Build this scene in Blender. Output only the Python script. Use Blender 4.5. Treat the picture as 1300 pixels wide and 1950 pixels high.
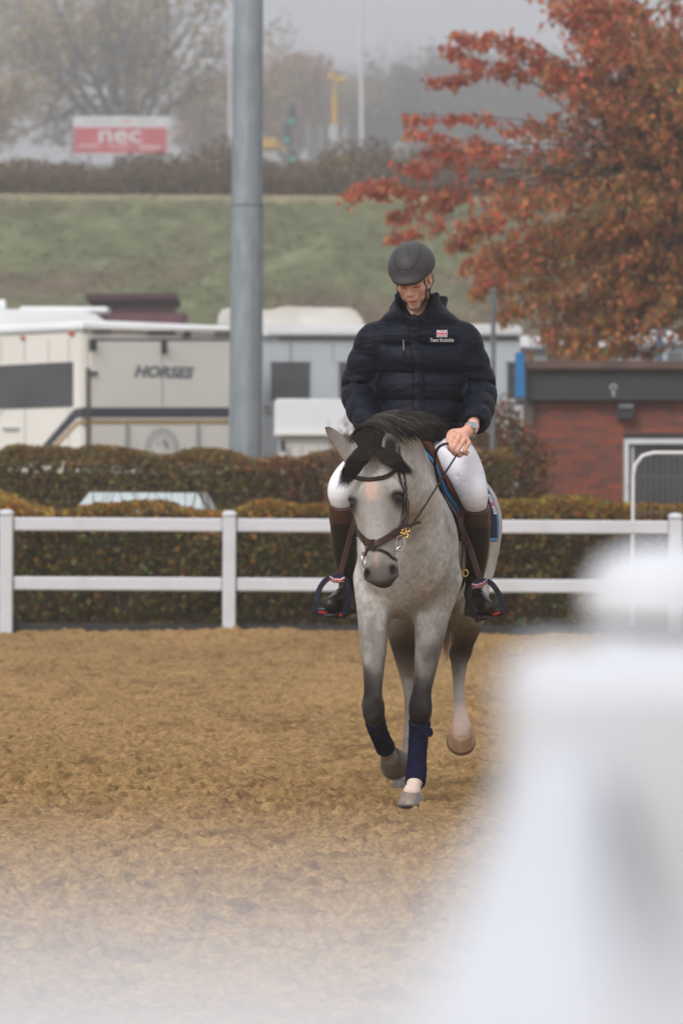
import bpy, math, random
import numpy as np
from mathutils import Vector, Matrix, Euler
from mathutils.bvhtree import BVHTree
R = math.radians
random.seed(7)
rng = np.random.default_rng(11)
scene = bpy.context.scene
for _o in list(bpy.data.objects):
    bpy.data.objects.remove(_o)
COL = scene.collection
# ---------------------------------------------------------------- camera
CZ, FPX, HOR = 1.41, 7225.0, 931.0       # eye height, focal length in photo pixels, horizon row
cam = bpy.data.cameras.new('camera'); camo = bpy.data.objects.new('camera', cam); COL.objects.link(camo)
cam.sensor_fit = 'VERTICAL'; cam.sensor_height = 36.0; cam.lens = FPX * 36.0 / 1950.0
ROLL = R(0.32)
camo.matrix_world = Matrix.Translation((0, 0, CZ)) @ Matrix.Rotation(R(90) - math.atan(44.0 / FPX), 4, 'X') @ Matrix.Rotation(ROLL, 4, 'Z')
cam.clip_start = 0.05; cam.clip_end = 3000
cam.dof.use_dof = True; cam.dof.focus_distance = 16.9; cam.dof.aperture_fstop = 4.1
scene.camera = camo
# ---------------------------------------------------------------- sky, sun, exposure
SUN_EL, SUN_AZ = R(38), R(212)
w = bpy.data.worlds.new("World"); scene.world = w; w.use_nodes = True
wn, wl = w.node_tree.nodes, w.node_tree.links
sky = wn.new('ShaderNodeTexSky'); sky.sky_type = 'NISHITA'; sky.sun_disc = False
sky.sun_elevation = SUN_EL; sky.sun_rotation = SUN_AZ; sky.air_density = 1.0; sky.dust_density = 4.0
hs = wn.new('ShaderNodeHueSaturation'); hs.inputs['Saturation'].default_value = 0.12; hs.inputs['Value'].default_value = 1.0
mx = wn.new('ShaderNodeMix'); mx.data_type = 'RGBA'; mx.inputs[0].default_value = 0.72
mx.inputs[7].default_value = (6.6, 6.7, 7.1, 1)       # the even grey of a fog layer over the sky
wl.new(sky.outputs[0], hs.inputs['Color']); wl.new(hs.outputs[0], mx.inputs[6])
# an overcast sky is about three times brighter overhead than at the horizon
gc = wn.new('ShaderNodeTexCoord'); gs = wn.new('ShaderNodeSeparateXYZ'); gm_ = wn.new('ShaderNodeMapRange'); ml = wn.new('ShaderNodeVectorMath'); ml.operation = 'SCALE'
gm_.inputs[1].default_value = .05; gm_.inputs[2].default_value = .9; gm_.inputs[3].default_value = 1.02; gm_.inputs[4].default_value = 1.55
wl.new(gc.outputs['Generated'], gs.inputs[0]); wl.new(gs.outputs[2], gm_.inputs[0]); wl.new(mx.outputs[2], ml.inputs[0]); wl.new(gm_.outputs[0], ml.inputs['Scale'])
wl.new(ml.outputs[0], wn['Background'].inputs[0]); wn['Background'].inputs[1].default_value = 0.10
sun = bpy.data.lights.new('sun', 'SUN'); sun.energy = 1.45; sun.angle = R(18); sun.color = (1, 0.965, 0.92)
suno = bpy.data.objects.new('sun', sun); COL.objects.link(suno)
# sun high, behind the photographer's left shoulder
_d = Vector((math.sin(SUN_AZ) * math.cos(SUN_EL), math.cos(SUN_AZ) * math.cos(SUN_EL), math.sin(SUN_EL)))
suno.rotation_euler = _d.to_track_quat('Z', 'Y').to_euler()
scene.view_settings.view_transform = 'Standard'; scene.view_settings.look = 'None'
scene.view_settings.gamma = 1; scene.view_settings.exposure = 0.36
scene.render.engine = 'CYCLES'
cy = scene.cycles
cy.use_denoising = True
cy.max_bounces = 6; cy.diffuse_bounces = 3; cy.glossy_bounces = 3; cy.transmission_bounces = 4; cy.volume_bounces = 1
cy.transparent_max_bounces = 6; cy.caustics_reflective = False; cy.caustics_refractive = False
cy.sample_clamp_indirect = 4.0

# ---------------------------------------------------------------- helpers
def P(px, py, Y):
    c, s_ = math.cos(ROLL), math.sin(ROLL); dx, dy = px - 650.0, py - 975.0
    px, py = 650 + dx * c + dy * s_, 975 - dx * s_ + dy * c
    return Vector(((px - 650.0) * Y / FPX, Y, CZ - (py - HOR) * Y / FPX))
def lin(c):
    c = np.asarray(c, float) / 255.0
    return tuple(np.where(c <= 0.04045, c / 12.92, ((c + 0.055) / 1.055) ** 2.4))

def tag(o, label=None, cat=None, group=None, kind=None):
    if label: o['label'] = label
    if cat: o['category'] = cat
    if group: o['group'] = group
    if kind: o['kind'] = kind
    return o
def empty(name, loc, rz=0.0):
    o = bpy.data.objects.new(name, None); o.empty_display_size = 0.2
    o.location = loc; o.rotation_euler = (0, 0, rz); COL.objects.link(o)
    return o
def attach(o, parent):
    if parent is not None:
        o.parent = parent
        if parent.type == 'EMPTY' or True:
            o.matrix_parent_inverse = world_of(parent).inverted()
    return o
def world_of(o):
    m = Matrix.LocRotScale(o.location, o.rotation_euler, o.scale)
    if o.parent is not None:
        m = world_of(o.parent) @ o.matrix_parent_inverse @ m
    return m
def copy_tree(o, parent=None):
    c = o.copy(); COL.objects.link(c)
    if parent is not None: c.parent = parent; c.matrix_parent_inverse = o.matrix_parent_inverse.copy()
    for ch in [x for x in bpy.data.objects if x.parent == o]:
        copy_tree(ch, c)
    return c

def mesh_np(name, V, quads, mat, parent=None, col=None, smooth=True, tris=None, matidx=None):
    V = np.ascontiguousarray(V, np.float32); me = bpy.data.meshes.new(name)
    q = np.asarray(quads, np.int32).reshape(-1, 4) if quads is not None and len(quads) else np.zeros((0, 4), np.int32)
    t = np.asarray(tris, np.int32).reshape(-1, 3) if tris is not None and len(tris) else np.zeros((0, 3), np.int32)
    loops = np.concatenate([q.ravel(), t.ravel()])
    me.vertices.add(len(V)); me.vertices.foreach_set('co', V.ravel())
    me.loops.add(len(loops)); me.loops.foreach_set('vertex_index', loops)
    n = len(q) + len(t); me.polygons.add(n)
    st = np.concatenate([np.arange(len(q)) * 4, len(q) * 4 + np.arange(len(t)) * 3]).astype(np.int32)
    me.polygons.foreach_set('loop_start', st)
    if matidx is not None: me.polygons.foreach_set('material_index', np.asarray(matidx, np.int32))
    me.update(calc_edges=True); me.validate()
    me.polygons.foreach_set('use_smooth', np.full(len(me.polygons), smooth, bool))
    if col is not None:
        a = me.color_attributes.new('Col', 'FLOAT_COLOR', 'POINT')
        c = np.ones((len(V), 4), np.float32); c[:, :3] = col
        a.data.foreach_set('color', c.ravel())
    for m in (mat if isinstance(mat, (list, tuple)) else [mat]):
        me.materials.append(m)
    o = bpy.data.objects.new(name, me); COL.objects.link(o)
    return attach(o, parent)

class MB:
    """collects plain shapes that belong to ONE object"""
    def __init__(s): s.v = []; s.f = []
    def add(s, vs, fs):
        b = len(s.v); s.v += [tuple(x) for x in vs]; s.f += [tuple(i + b for i in f) for f in fs]; return s
    def box(s, c, d, M=None, bev=0.0):
        hx, hy, hz = d[0] / 2, d[1] / 2, d[2] / 2
        M = M or Matrix.Identity(3)
        b = min(bev, hx * .9, hy * .9, hz * .9)
        if b <= 0:
            vs = [Vector((x * hx, y * hy, z * hz)) for x in (-1, 1) for y in (-1, 1) for z in (-1, 1)]
            fs = [(0, 1, 3, 2), (4, 6, 7, 5), (0, 4, 5, 1), (2, 3, 7, 6), (0, 2, 6, 4), (1, 5, 7, 3)]
        else:
            vs = []; idx = {}
            for x in (-1, 1):
                for y in (-1, 1):
                    for z in (-1, 1):
                        for k in range(3):
                            e = [hx, hy, hz]; e = [e[i] - (0 if i == k else b) for i in range(3)]
                            idx[(x, y, z, k)] = len(vs); vs.append(Vector((x * e[0], y * e[1], z * e[2])))
            fs = []
            S = (-1, 1)
            for k in range(3):
                for sg in S:
                    o = [i for i in range(3) if i != k]
                    f = []
                    for a, c2 in ((-1, -1), (1, -1), (1, 1), (-1, 1)):
                        p = [0, 0, 0]; p[k] = sg; p[o[0]] = a; p[o[1]] = c2
                        f.append(idx[(p[0], p[1], p[2], k)])
                    fs.append(f)
            for k in range(3):
                o = [i for i in range(3) if i != k]
                for a in S:
                    for c2 in S:
                        f = []
                        for sg, kk in ((-1, o[0]), (1, o[0]), (1, o[1]), (-1, o[1])):
                            p = [0, 0, 0]; p[k] = sg; p[o[0]] = a; p[o[1]] = c2
                            f.append(idx[(p[0], p[1], p[2], kk)])
                        fs.append(f)
            for x in S:
                for y in S:
                    for z in S:
                        fs.append([idx[(x, y, z, 0)], idx[(x, y, z, 1)], idx[(x, y, z, 2)]])
        c = Vector(c)
        return s.add([M @ v + c for v in vs], fs)
    def tube(s, pts, rad, n=8, cap=True):
        pts = [Vector(p) for p in pts]
        if not hasattr(rad, '__len__'): rad = [rad] * len(pts)
        vs, fs = [], []
        up = None
        for i, p in enumerate(pts):
            t = (pts[min(i + 1, len(pts) - 1)] - pts[max(i - 1, 0)]).normalized()
            if up is None:
                up = t.orthogonal().normalized()
            up = (up - t * up.dot(t)); up = up.normalized() if up.length > 1e-6 else t.orthogonal().normalized()
            b = t.cross(up)
            for k in range(n):
                a = 2 * math.pi * k / n
                vs.append(p + (up * math.cos(a) + b * math.sin(a)) * rad[i])
        for i in range(len(pts) - 1):
            for k in range(n):
                fs.append((i * n + k, i * n + (k + 1) % n, (i + 1) * n + (k + 1) % n, (i + 1) * n + k))
        if cap:
            b0 = len(vs); vs += [vs[k].copy() for k in range(n)] + [vs[(len(pts) - 1) * n + k].copy() for k in range(n)]
            fs.append(tuple(b0 + k for k in range(n - 1, -1, -1))); fs.append(tuple(b0 + n + k for k in range(n)))
        return s.add(vs, fs)
    def prism(s, poly, to3, t):
        """extrude a 2-D outline (to3(u, v, w)) by thickness t"""
        n = len(poly)
        vs = [to3(u, v, 0) for u, v in poly] + [to3(u, v, t) for u, v in poly]
        fs = [tuple(range(n - 1, -1, -1)), tuple(range(n, 2 * n))]
        fs += [(i, (i + 1) % n, n + (i + 1) % n, n + i) for i in range(n)]
        return s.add(vs, fs)
    def build(s, name, mat, parent=None, smooth=False, bevel=0.0):
        me = bpy.data.meshes.new(name); me.from_pydata([tuple(v) for v in s.v], [], s.f); me.update()
        import bmesh
        bm = bmesh.new(); bm.from_mesh(me); bmesh.ops.recalc_face_normals(bm, faces=bm.faces[:])
        if bevel > 0:
            bmesh.ops.bevel(bm, geom=bm.edges[:], offset=bevel, segments=2, affect='EDGES', clamp_overlap=True)
        bm.to_mesh(me); bm.free()
        if smooth:
            me.polygons.foreach_set('use_smooth', [True] * len(me.polygons))
        me.materials.append(mat)
        o = bpy.data.objects.new(name, me); COL.objects.link(o)
        return attach(o, parent)

# value noise in numpy
def _hash(i, j, k, s):
    h = (i.astype(np.int64) * 374761393 + j.astype(np.int64) * 668265263 + k.astype(np.int64) * 2147483647 + s * 974634777) & 0xffffffff
    h = ((h ^ (h >> 13)) * 1274126177) & 0xffffffff
    h = (h ^ (h >> 16)) & 0xffffffff
    return h.astype(np.float32) / 4294967295.0
def noise(x, y, z, s=0):
    x, y, z = np.broadcast_arrays(x, y, z)
    i, j, k = np.floor(x), np.floor(y), np.floor(z)
    f, g, h = x - i, y - j, z - k
    f, g, h = f * f * (3 - 2 * f), g * g * (3 - 2 * g), h * h * (3 - 2 * h)
    i, j, k = i.astype(np.int64), j.astype(np.int64), k.astype(np.int64)
    r = 0
    for a in (0, 1):
        for b in (0, 1):
            for c in (0, 1):
                r = r + _hash(i + a, j + b, k + c, s) * (f if a else 1 - f) * (g if b else 1 - g) * (h if c else 1 - h)
    return r * 2 - 1
def fbm(x, y, z, o=3, s=0):
    r = 0; a = 1.0; t = 0
    for q in range(o):
        r = r + a * noise(x * 2 ** q, y * 2 ** q, z * 2 ** q, s + q); t += a; a *= .5
    return r / t
def sstep(a, b, x):
    t = np.clip((x - a) / (b - a), 0, 1); return t * t * (3 - 2 * t)

# ---------------------------------------------------------------- materials
def mat(name, c=(.5, .5, .5), c2=None, rough=.6, scale=8.0, bump=0.0, bscale=None, metal=0.0, attr=False, spec=.4, stretch=None,
        detail=6.0, alpha=None, emis=None, bdist=.01, c2lo=.35, c2hi=.65, sheen=0.0, trans=0.0, coat=0.0):
    m = bpy.data.materials.new(name); m.use_nodes = True
    n, l = m.node_tree.nodes, m.node_tree.links; b = n['Principled BSDF']
    b.inputs['Roughness'].default_value = rough; b.inputs['Metallic'].default_value = metal
    b.inputs['Specular IOR Level'].default_value = spec
    if sheen: b.inputs['Sheen Weight'].default_value = sheen
    if coat: b.inputs['Coat Weight'].default_value = coat; b.inputs['Coat Roughness'].default_value = .15
    if trans: b.inputs['Transmission Weight'].default_value = trans
    if emis: b.inputs['Emission Color'].default_value = (*emis[:3], 1); b.inputs['Emission Strength'].default_value = emis[3]
    tc = n.new('ShaderNodeTexCoord'); mp = n.new('ShaderNodeMapping'); l.new(tc.outputs['Object'], mp.inputs[0])
    if stretch: mp.inputs['Scale'].default_value = stretch
    src = None
    if attr:
        at = n.new('ShaderNodeAttribute'); at.attribute_name = 'Col'; src = at.outputs['Color']
    if c2 is not None or attr:
        nz = n.new('ShaderNodeTexNoise'); nz.inputs['Scale'].default_value = scale; nz.inputs['Detail'].default_value = detail
        l.new(mp.outputs[0], nz.inputs['Vector'])
        mr = n.new('ShaderNodeMapRange'); mr.inputs[1].default_value = c2lo; mr.inputs[2].default_value = c2hi
        l.new(nz.outputs[0], mr.inputs[0])
        if attr:
            mm = n.new('ShaderNodeMix'); mm.data_type = 'RGBA'; mm.blend_type = 'MULTIPLY'; mm.inputs[0].default_value = 1
            cr = n.new('ShaderNodeMix'); cr.data_type = 'RGBA'
            cr.inputs[6].default_value = (*(c2 or (1, 1, 1)), 1); cr.inputs[7].default_value = (1, 1, 1, 1)
            l.new(mr.outputs[0], cr.inputs[0]); l.new(src, mm.inputs[6]); l.new(cr.outputs[2], mm.inputs[7])
            l.new(mm.outputs[2], b.inputs['Base Color'])
        else:
            mm = n.new('ShaderNodeMix'); mm.data_type = 'RGBA'
            mm.inputs[6].default_value = (*c, 1); mm.inputs[7].default_value = (*c2, 1)
            l.new(mr.outputs[0], mm.inputs[0]); l.new(mm.outputs[2], b.inputs['Base Color'])
    else:
        b.inputs['Base Color'].default_value = (*c, 1)
    if bump > 0:
        nb = n.new('ShaderNodeTexNoise'); nb.inputs['Scale'].default_value = bscale or scale; nb.inputs['Detail'].default_value = 5
        l.new(mp.outputs[0], nb.inputs['Vector'])
        bp = n.new('ShaderNodeBump'); bp.inputs['Strength'].default_value = bump; bp.inputs['Distance'].default_value = bdist
        l.new(nb.outputs[0], bp.inputs['Height']); l.new(bp.outputs[0], b.inputs['Normal'])
    return m

# ---------------------------------------------------------------- implicit-surface modelling kit
def smin(a, b, k):
    if k <= 0: return np.minimum(a, b)
    h = np.clip(.5 + .5 * (b - a) / k, 0, 1)
    return b + (a - b) * h - k * h * (1 - h)
class SDF:
    def __init__(s, lo, hi, h):
        s.lo = np.array(lo, np.float32); s.h = h
        s.n = np.ceil((np.array(hi) - s.lo) / h).astype(int) + 1
        s.D = np.full(s.n, .5, np.float32)
        s.ax = [s.lo[i] + h * np.arange(s.n[i], dtype=np.float32) for i in range(3)]
    def region(s, lo, hi, m):
        a = np.clip(((np.array(lo) - m - s.lo) / s.h).astype(int), 0, s.n - 1)
        b = np.clip(((np.array(hi) + m - s.lo) / s.h).astype(int) + 2, 0, s.n)
        sl = tuple(slice(a[i], b[i]) for i in range(3))
        X = s.ax[0][sl[0]][:, None, None]; Y = s.ax[1][sl[1]][None, :, None]; Z = s.ax[2][sl[2]][None, None, :]
        return sl, X, Y, Z
    def put(s, sl, d, k, sub=False):
        if sub: s.D[sl] = -smin(-s.D[sl], d, k)
        else: s.D[sl] = smin(s.D[sl], d, k)
    def cone(s, a, b, r1, r2, k=.02, u=None, fl=1.0, sub=False):
        a = np.array(a, np.float32); b = np.array(b, np.float32); rm = max(r1, r2) * max(1, fl)
        sl, X, Y, Z = s.region(np.minimum(a, b), np.maximum(a, b), rm + k + 3 * s.h)
        if min(q.stop - q.start for q in sl) <= 0: return
        ba = b - a; L = float(ba @ ba) + 1e-9
        px, py, pz = X - a[0], Y - a[1], Z - a[2]
        t = np.clip((px * ba[0] + py * ba[1] + pz * ba[2]) / L, 0, 1)
        qx, qy, qz = px - t * ba[0], py - t * ba[1], pz - t * ba[2]
        q2 = qx * qx + qy * qy + qz * qz
        if u is not None:
            u = np.array(u, np.float32); u = u / np.linalg.norm(u)
            c = qx * u[0] + qy * u[1] + qz * u[2]
            q2 = q2 - c * c * (1 - 1 / (fl * fl))
        d = np.sqrt(np.maximum(q2, 0)) - (r1 + (r2 - r1) * t)
        s.put(sl, d.astype(np.float32), k, sub)
    def chain(s, pts, k=.02, u=None, fl=1.0, sub=False, n=5, puff=None):
        """pts: [(vec, r)], spline through them"""
        C = np.array([[*p, r] for p, r in pts], float)
        out = spline(C, n)
        if puff:
            m = len(out); tt = np.arange(m) / (m - 1)
            out[:, 3] += puff[1] * (np.abs(np.sin(math.pi * puff[0] * tt)) ** .6 - .6)
        sub_ = SDFtmp(s, [o[:3] for o in out], max(o[3] for o in out) * max(1, fl) + k + 3 * s.h)
        if sub_ is None: return
        sl, X, Y, Z = sub_
        d = None
        if u is not None:
            uu = np.array(u, np.float32); uu = uu / np.linalg.norm(uu)
        for i in range(len(out) - 1):
            a, b = out[i, :3].astype(np.float32), out[i + 1, :3].astype(np.float32); r1, r2 = out[i, 3], out[i + 1, 3]
            ba = b - a; L = float(ba @ ba) + 1e-9
            px, py, pz = X - a[0], Y - a[1], Z - a[2]
            t = np.clip((px * ba[0] + py * ba[1] + pz * ba[2]) / L, 0, 1)
            qx, qy, qz = px - t * ba[0], py - t * ba[1], pz - t * ba[2]
            q2 = qx * qx + qy * qy + qz * qz
            if u is not None:
                c = qx * uu[0] + qy * uu[1] + qz * uu[2]; q2 = q2 - c * c * (1 - 1 / (fl * fl))
            e = np.sqrt(np.maximum(q2, 0)) - (r1 + (r2 - r1) * t)
            d = e if d is None else np.minimum(d, e)
        s.put(sl, d.astype(np.float32), k, sub)
    def ell(s, c, r, M=None, k=.03, sub=False):
        c = np.array(c, np.float32); m = max(r)
        sl, X, Y, Z = s.region(c, c, m + k + 3 * s.h)
        if min(q.stop - q.start for q in sl) <= 0: return
        px, py, pz = X - c[0], Y - c[1], Z - c[2]
        if M is not None:      # rows of M = local axes
            M = np.array(M, np.float32)
            px, py, pz = (px * M[0, 0] + py * M[0, 1] + pz * M[0, 2], px * M[1, 0] + py * M[1, 1] + pz * M[1, 2], px * M[2, 0] + py * M[2, 1] + pz * M[2, 2])
        k0 = np.sqrt((px / r[0]) ** 2 + (py / r[1]) ** 2 + (pz / r[2]) ** 2)
        k1 = np.sqrt((px / r[0] ** 2) ** 2 + (py / r[1] ** 2) ** 2 + (pz / r[2] ** 2) ** 2) + 1e-6
        d = k0 * (k0 - 1) / k1
        s.put(sl, d.astype(np.float32), k, sub)
    def plane_cut(s, p, nrm, k=.005):
        """remove the side nrm points to"""
        nrm = np.array(nrm, np.float32); nrm = nrm / np.linalg.norm(nrm)
        d = (s.ax[0][:, None, None] - p[0]) * nrm[0] + (s.ax[1][None, :, None] - p[1]) * nrm[1] + (s.ax[2][None, None, :] - p[2]) * nrm[2]
        s.D = -smin(-s.D, -d.astype(np.float32), k)
    def mesh(s, flow=1):
        D = s.D; S = D < 0; nx, ny, nz = D.shape
        c = S[:-1, :-1, :-1].astype(np.int8)
        tot = np.zeros_like(c)
        for a in (0, 1):
            for b in (0, 1):
                for e in (0, 1):
                    tot += S[a:nx - 1 + a, b:ny - 1 + b, e:nz - 1 + e]
        act = (tot > 0) & (tot < 8)
        I = np.argwhere(act); idx = np.full(act.shape, -1, np.int32); idx[act] = np.arange(len(I))
        cor = {}
        for a in (0, 1):
            for b in (0, 1):
                for e in (0, 1):
                    cor[(a, b, e)] = D[I[:, 0] + a, I[:, 1] + b, I[:, 2] + e]
        acc = np.zeros((len(I), 3)); cnt = np.zeros(len(I))
        ks = list(cor)
        for p in ks:
            for ax in range(3):
                if p[ax] == 0:
                    q = list(p); q[ax] = 1; q = tuple(q)
                    va, vb = cor[p], cor[q]; m = (va < 0) != (vb < 0)
                    t = np.where(m, va / np.where(m, va - vb, 1), 0)
                    pos = np.tile(np.array(p, float), (len(I), 1)); pos[:, ax] = t
                    acc[m] += pos[m]; cnt[m] += 1
        V = (I + acc / cnt[:, None]) * s.h + s.lo
        Q = []
        for ax in range(3):
            o = [i for i in range(3) if i != ax]
            sA = [slice(1, -1)] * 3; sB = [slice(1, -1)] * 3
            sA[ax] = slice(0, -1); sB[ax] = slice(1, None)
            A, B = S[tuple(sA)], S[tuple(sB)]
            ch = np.argwhere(A != B)
            if not len(ch): continue
            ins = A[tuple(ch.T)]
            g = ch.copy(); g[:, o[0]] += 1; g[:, o[1]] += 1
            c4 = []
            for da, db in ((-1, -1), (0, -1), (0, 0), (-1, 0)):
                h = g.copy(); h[:, o[0]] += da; h[:, o[1]] += db
                c4.append(idx[tuple(h.T)])
            q = np.stack(c4, 1)
            flip = ins if ax != 1 else ~ins
            q[~flip] = q[~flip][:, ::-1]
            Q.append(q)
        Q = np.concatenate(Q); Q = Q[(Q >= 0).all(1)]
        for _ in range(flow):      # light relaxation
            N = np.zeros_like(V); Cn = np.zeros(len(V))
            for i in range(4):
                a, b = Q[:, i], Q[:, (i + 1) % 4]
                for ax in range(3):
                    N[:, ax] += np.bincount(a, V[b, ax], len(V)) + np.bincount(b, V[a, ax], len(V))
                Cn += np.bincount(a, minlength=len(V)) + np.bincount(b, minlength=len(V))
            V = V * .5 + .5 * N / np.maximum(Cn, 1)[:, None]
        return V, Q
def SDFtmp(s, pts, m):
    pts = np.array(pts); r = s.region(pts.min(0), pts.max(0), m)
    if min(q.stop - q.start for q in r[0]) <= 0: return None
    return r
def spline(C, n):
    C = np.asarray(C, float)
    if len(C) < 3:
        return np.array([C[0] + (C[-1] - C[0]) * t for t in np.linspace(0, 1, n + 1)])
    E = np.vstack([2 * C[0] - C[1], C, 2 * C[-1] - C[-2]]); out = []
    for i in range(1, len(E) - 2):
        p0, p1, p2, p3 = E[i - 1:i + 3]
        for t in np.arange(n) / n:
            out.append(.5 * (2 * p1 + (p2 - p0) * t + (2 * p0 - 5 * p1 + 4 * p2 - p3) * t * t + (3 * p1 - p0 - 3 * p2 + p3) * t ** 3))
    out.append(C[-1]); return np.array(out)
def bvh_of(V, Q):
    return BVHTree.FromPolygons([Vector(v) for v in V.tolist()], Q.tolist())
def strap(bvh, pts, width, thick, off=.002, n=8, close=False, mb=None, normal=None):
    """leather strap that lies on a surface: box section, broad face along the surface"""
    C = spline(np.array([list(p) for p in pts]), n); mb = mb or MB(); vs, fs = [], []
    prev = []
    for i, c in enumerate(C):
        if bvh is not None:
            loc, nr, _, _ = bvh.find_nearest(Vector(c))
            prev.append((loc, nr))
        else:
            prev.append((Vector(c), Vector(normal)))
    # smooth normals
    for i, (p, nr) in enumerate(prev):
        a = prev[max(i - 2, 0):i + 3]; nn = sum((x[1] for x in a), Vector()).normalized()
        t = (prev[min(i + 1, len(prev) - 1)][0] - prev[max(i - 1, 0)][0])
        t = t.normalized() if t.length > 1e-6 else Vector((0, 0, 1))
        b = t.cross(nn); b = b.normalized() if b.length > 1e-6 else Vector((1, 0, 0))
        lo = p + nn * off
        for x, y in ((-1, 0), (-.8, 1), (.8, 1), (1, 0)):
            vs.append(lo + b * (x * width / 2) + nn * (y * thick))
    for i in range(len(prev) - 1):
        for k in range(4):
            fs.append((i * 4 + k, i * 4 + (k + 1) % 4, (i + 1) * 4 + (k + 1) % 4, (i + 1) * 4 + k))
    fs.append((0, 1, 2, 3)); e = (len(prev) - 1) * 4; fs.append((e + 3, e + 2, e + 1, e))
    mb.add(vs, fs); return mb
def strands(name, S, wid, col, mat_, parent):
    """S: (n, m, 3) poly-lines; thin tapering three-sided strands"""
    S = np.asarray(S, float); n, m, _ = S.shape
    T = np.gradient(S, axis=1); T /= np.linalg.norm(T, axis=2, keepdims=True) + 1e-9
    U = np.cross(T, np.array([.3, -.9, .2])); U /= np.linalg.norm(U, axis=2, keepdims=True) + 1e-9
    W = np.cross(T, U)
    t = np.linspace(0, 1, m); tp = (np.minimum(1, (1 - t) * 2.2 + .12) * np.minimum(1, .5 + t * 3))[None, :, None]
    wd = (np.broadcast_to(wid, (n,)))[:, None, None] * tp
    V = np.stack([S + (U * math.cos(a) + W * math.sin(a)) * wd for a in (0, 2.094, 4.189)], 2)   # n,m,3,3
    i = np.arange(n)[:, None, None]; j = np.arange(m - 1)[None, :, None]; k = np.arange(3)[None, None, :]; k2 = (k + 1) % 3
    base = (i * m + j) * 3; nb = base + 3
    Q = np.stack([base + k, base + k2, nb + k2, nb + k], -1).reshape(-1, 4)
    c = np.repeat(np.asarray(col, float)[:, None, :], m * 3, 1).reshape(-1, 3)
    return mesh_np(name, V.reshape(-1, 3), Q, mat_, parent, col=c)
def leaves(C, size, col, aspect=.6, up=0.0, mean=None, r=None):
    """diamond leaf faces -> V, Q, col"""
    r = r or rng
    C = np.asarray(C, float); n = len(C)
    t = r.normal(size=(n, 3)); 
    if mean is not None: t = t * .6 + np.asarray(mean)
    t /= np.linalg.norm(t, axis=1, keepdims=True)
    b = np.cross(t, r.normal(size=(n, 3))); b[:, 2] *= (1 - up); b /= np.linalg.norm(b, axis=1, keepdims=True)
    s = np.broadcast_to(size, (n,))[:, None]
    V = np.stack([C - t * s * .5, C + b * s * aspect * .5, C + t * s * .5, C - b * s * aspect * .5], 1)
    return V.reshape(-1, 3), np.arange(n * 4).reshape(-1, 4), np.repeat(col, 4, 0)
def pick(cols, wts, n, jit=.18, r=None):
    r = r or rng
    c = np.array(cols)[r.choice(len(cols), n, p=np.array(wts) / sum(wts))]
    return np.clip(c * (1 + r.normal(size=(n, 1)) * jit) * (1 + r.normal(size=(n, 3)) * jit * .3), .003, .95)
def flag_color(u, v):
    """union-flag colour at u, v in 0..1 (aspect 2:1)"""
    x, y = (u - .5) * 2, (v - .5)
    x, y = np.broadcast_arrays(x, y)
    navy = np.array([.012, .02, .11]); wh = np.array([.75, .75, .78]); red = np.array([.5, .015, .03])
    c = np.tile(navy, x.shape + (1,)).reshape(x.shape + (3,))
    d1 = np.abs(x * .5 - y) / math.hypot(.5, 1); d2 = np.abs(x * .5 + y) / math.hypot(.5, 1)
    m = (d1 < .10) | (d2 < .10); c[m] = wh
    m = (d1 < .035) | (d2 < .035); c[m] = red
    m = (np.abs(x) < .17) | (np.abs(y) < .17); c[m] = wh
    m = (np.abs(x) < .10) | (np.abs(y) < .10); c[m] = red
    return c
def text_mesh(txt, size, shear=0.0, bold=0.0, res=3):
    cu = bpy.data.curves.new('lettering', 'FONT'); cu.body = txt; cu.size = size; cu.shear = shear; cu.offset = bold
    cu.align_x = 'CENTER'; cu.align_y = 'CENTER'; cu.resolution_u = res
    o = bpy.data.objects.new('lettering', cu); COL.objects.link(o)
    dg = bpy.context.evaluated_depsgraph_get(); me = bpy.data.meshes.new_from_object(o.evaluated_get(dg))
    V = [v.co.copy() for v in me.vertices]; Fc = [tuple(p.vertices) for p in me.polygons]
    bpy.data.objects.remove(o); bpy.data.meshes.remove(me); bpy.data.curves.remove(cu)
    return V, Fc

# ---------------------------------------------------------------- shared materials
M = {}
M['vinyl'] = mat('white_vinyl', (.56, .575, .61), (.44, .43, .41), rough=.45, spec=.25, scale=2.2, c2lo=.5, c2hi=.85, bump=.04, bscale=40)
M['sand'] = mat('arena_sand', attr=True, c2=(.62, .58, .55), rough=.95, scale=60, detail=8, bump=.8, bscale=120, spec=.1, bdist=.012)
M['leaf'] = mat('leaf', attr=True, c2=(.7, .7, .7), rough=.6, scale=20, spec=.12)
_n, _l = M['leaf'].node_tree.nodes, M['leaf'].node_tree.links
_t = _n.new('ShaderNodeBsdfTranslucent'); _m = _n.new('ShaderNodeMixShader'); _m.inputs[0].default_value = .45
_l.new(_n['Principled BSDF'].inputs['Base Color'].links[0].from_socket, _t.inputs[0]); _l.new(_n['Principled BSDF'].outputs[0], _m.inputs[1]); _l.new(_t.outputs[0], _m.inputs[2])
_l.new(_m.outputs[0], _n['Material Output'].inputs['Surface'])
M['bark'] = mat('bark', (.09, .075, .065), (.05, .042, .036), rough=.9, scale=12, bump=.5)
M['bank'] = mat('bank_grass', attr=True, c2=(.7, .72, .7), rough=.95, scale=3, bump=.5, bscale=4, bdist=.1, spec=.1)
M['soil'] = mat('soil', (.10, .085, .06), (.06, .065, .03), rough=.95, scale=.6, bump=.3, bscale=8)
M['galv'] = mat('galvanised', (.28, .315, .335), (.225, .255, .275), rough=.55, scale=5, metal=.3, bump=.1, bscale=60, stretch=(2, 2, .5), c2lo=.4, c2hi=.6)
M['steel'] = mat('painted_steel', (.16, .17, .18), (.10, .11, .12), rough=.5, scale=4)
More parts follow.
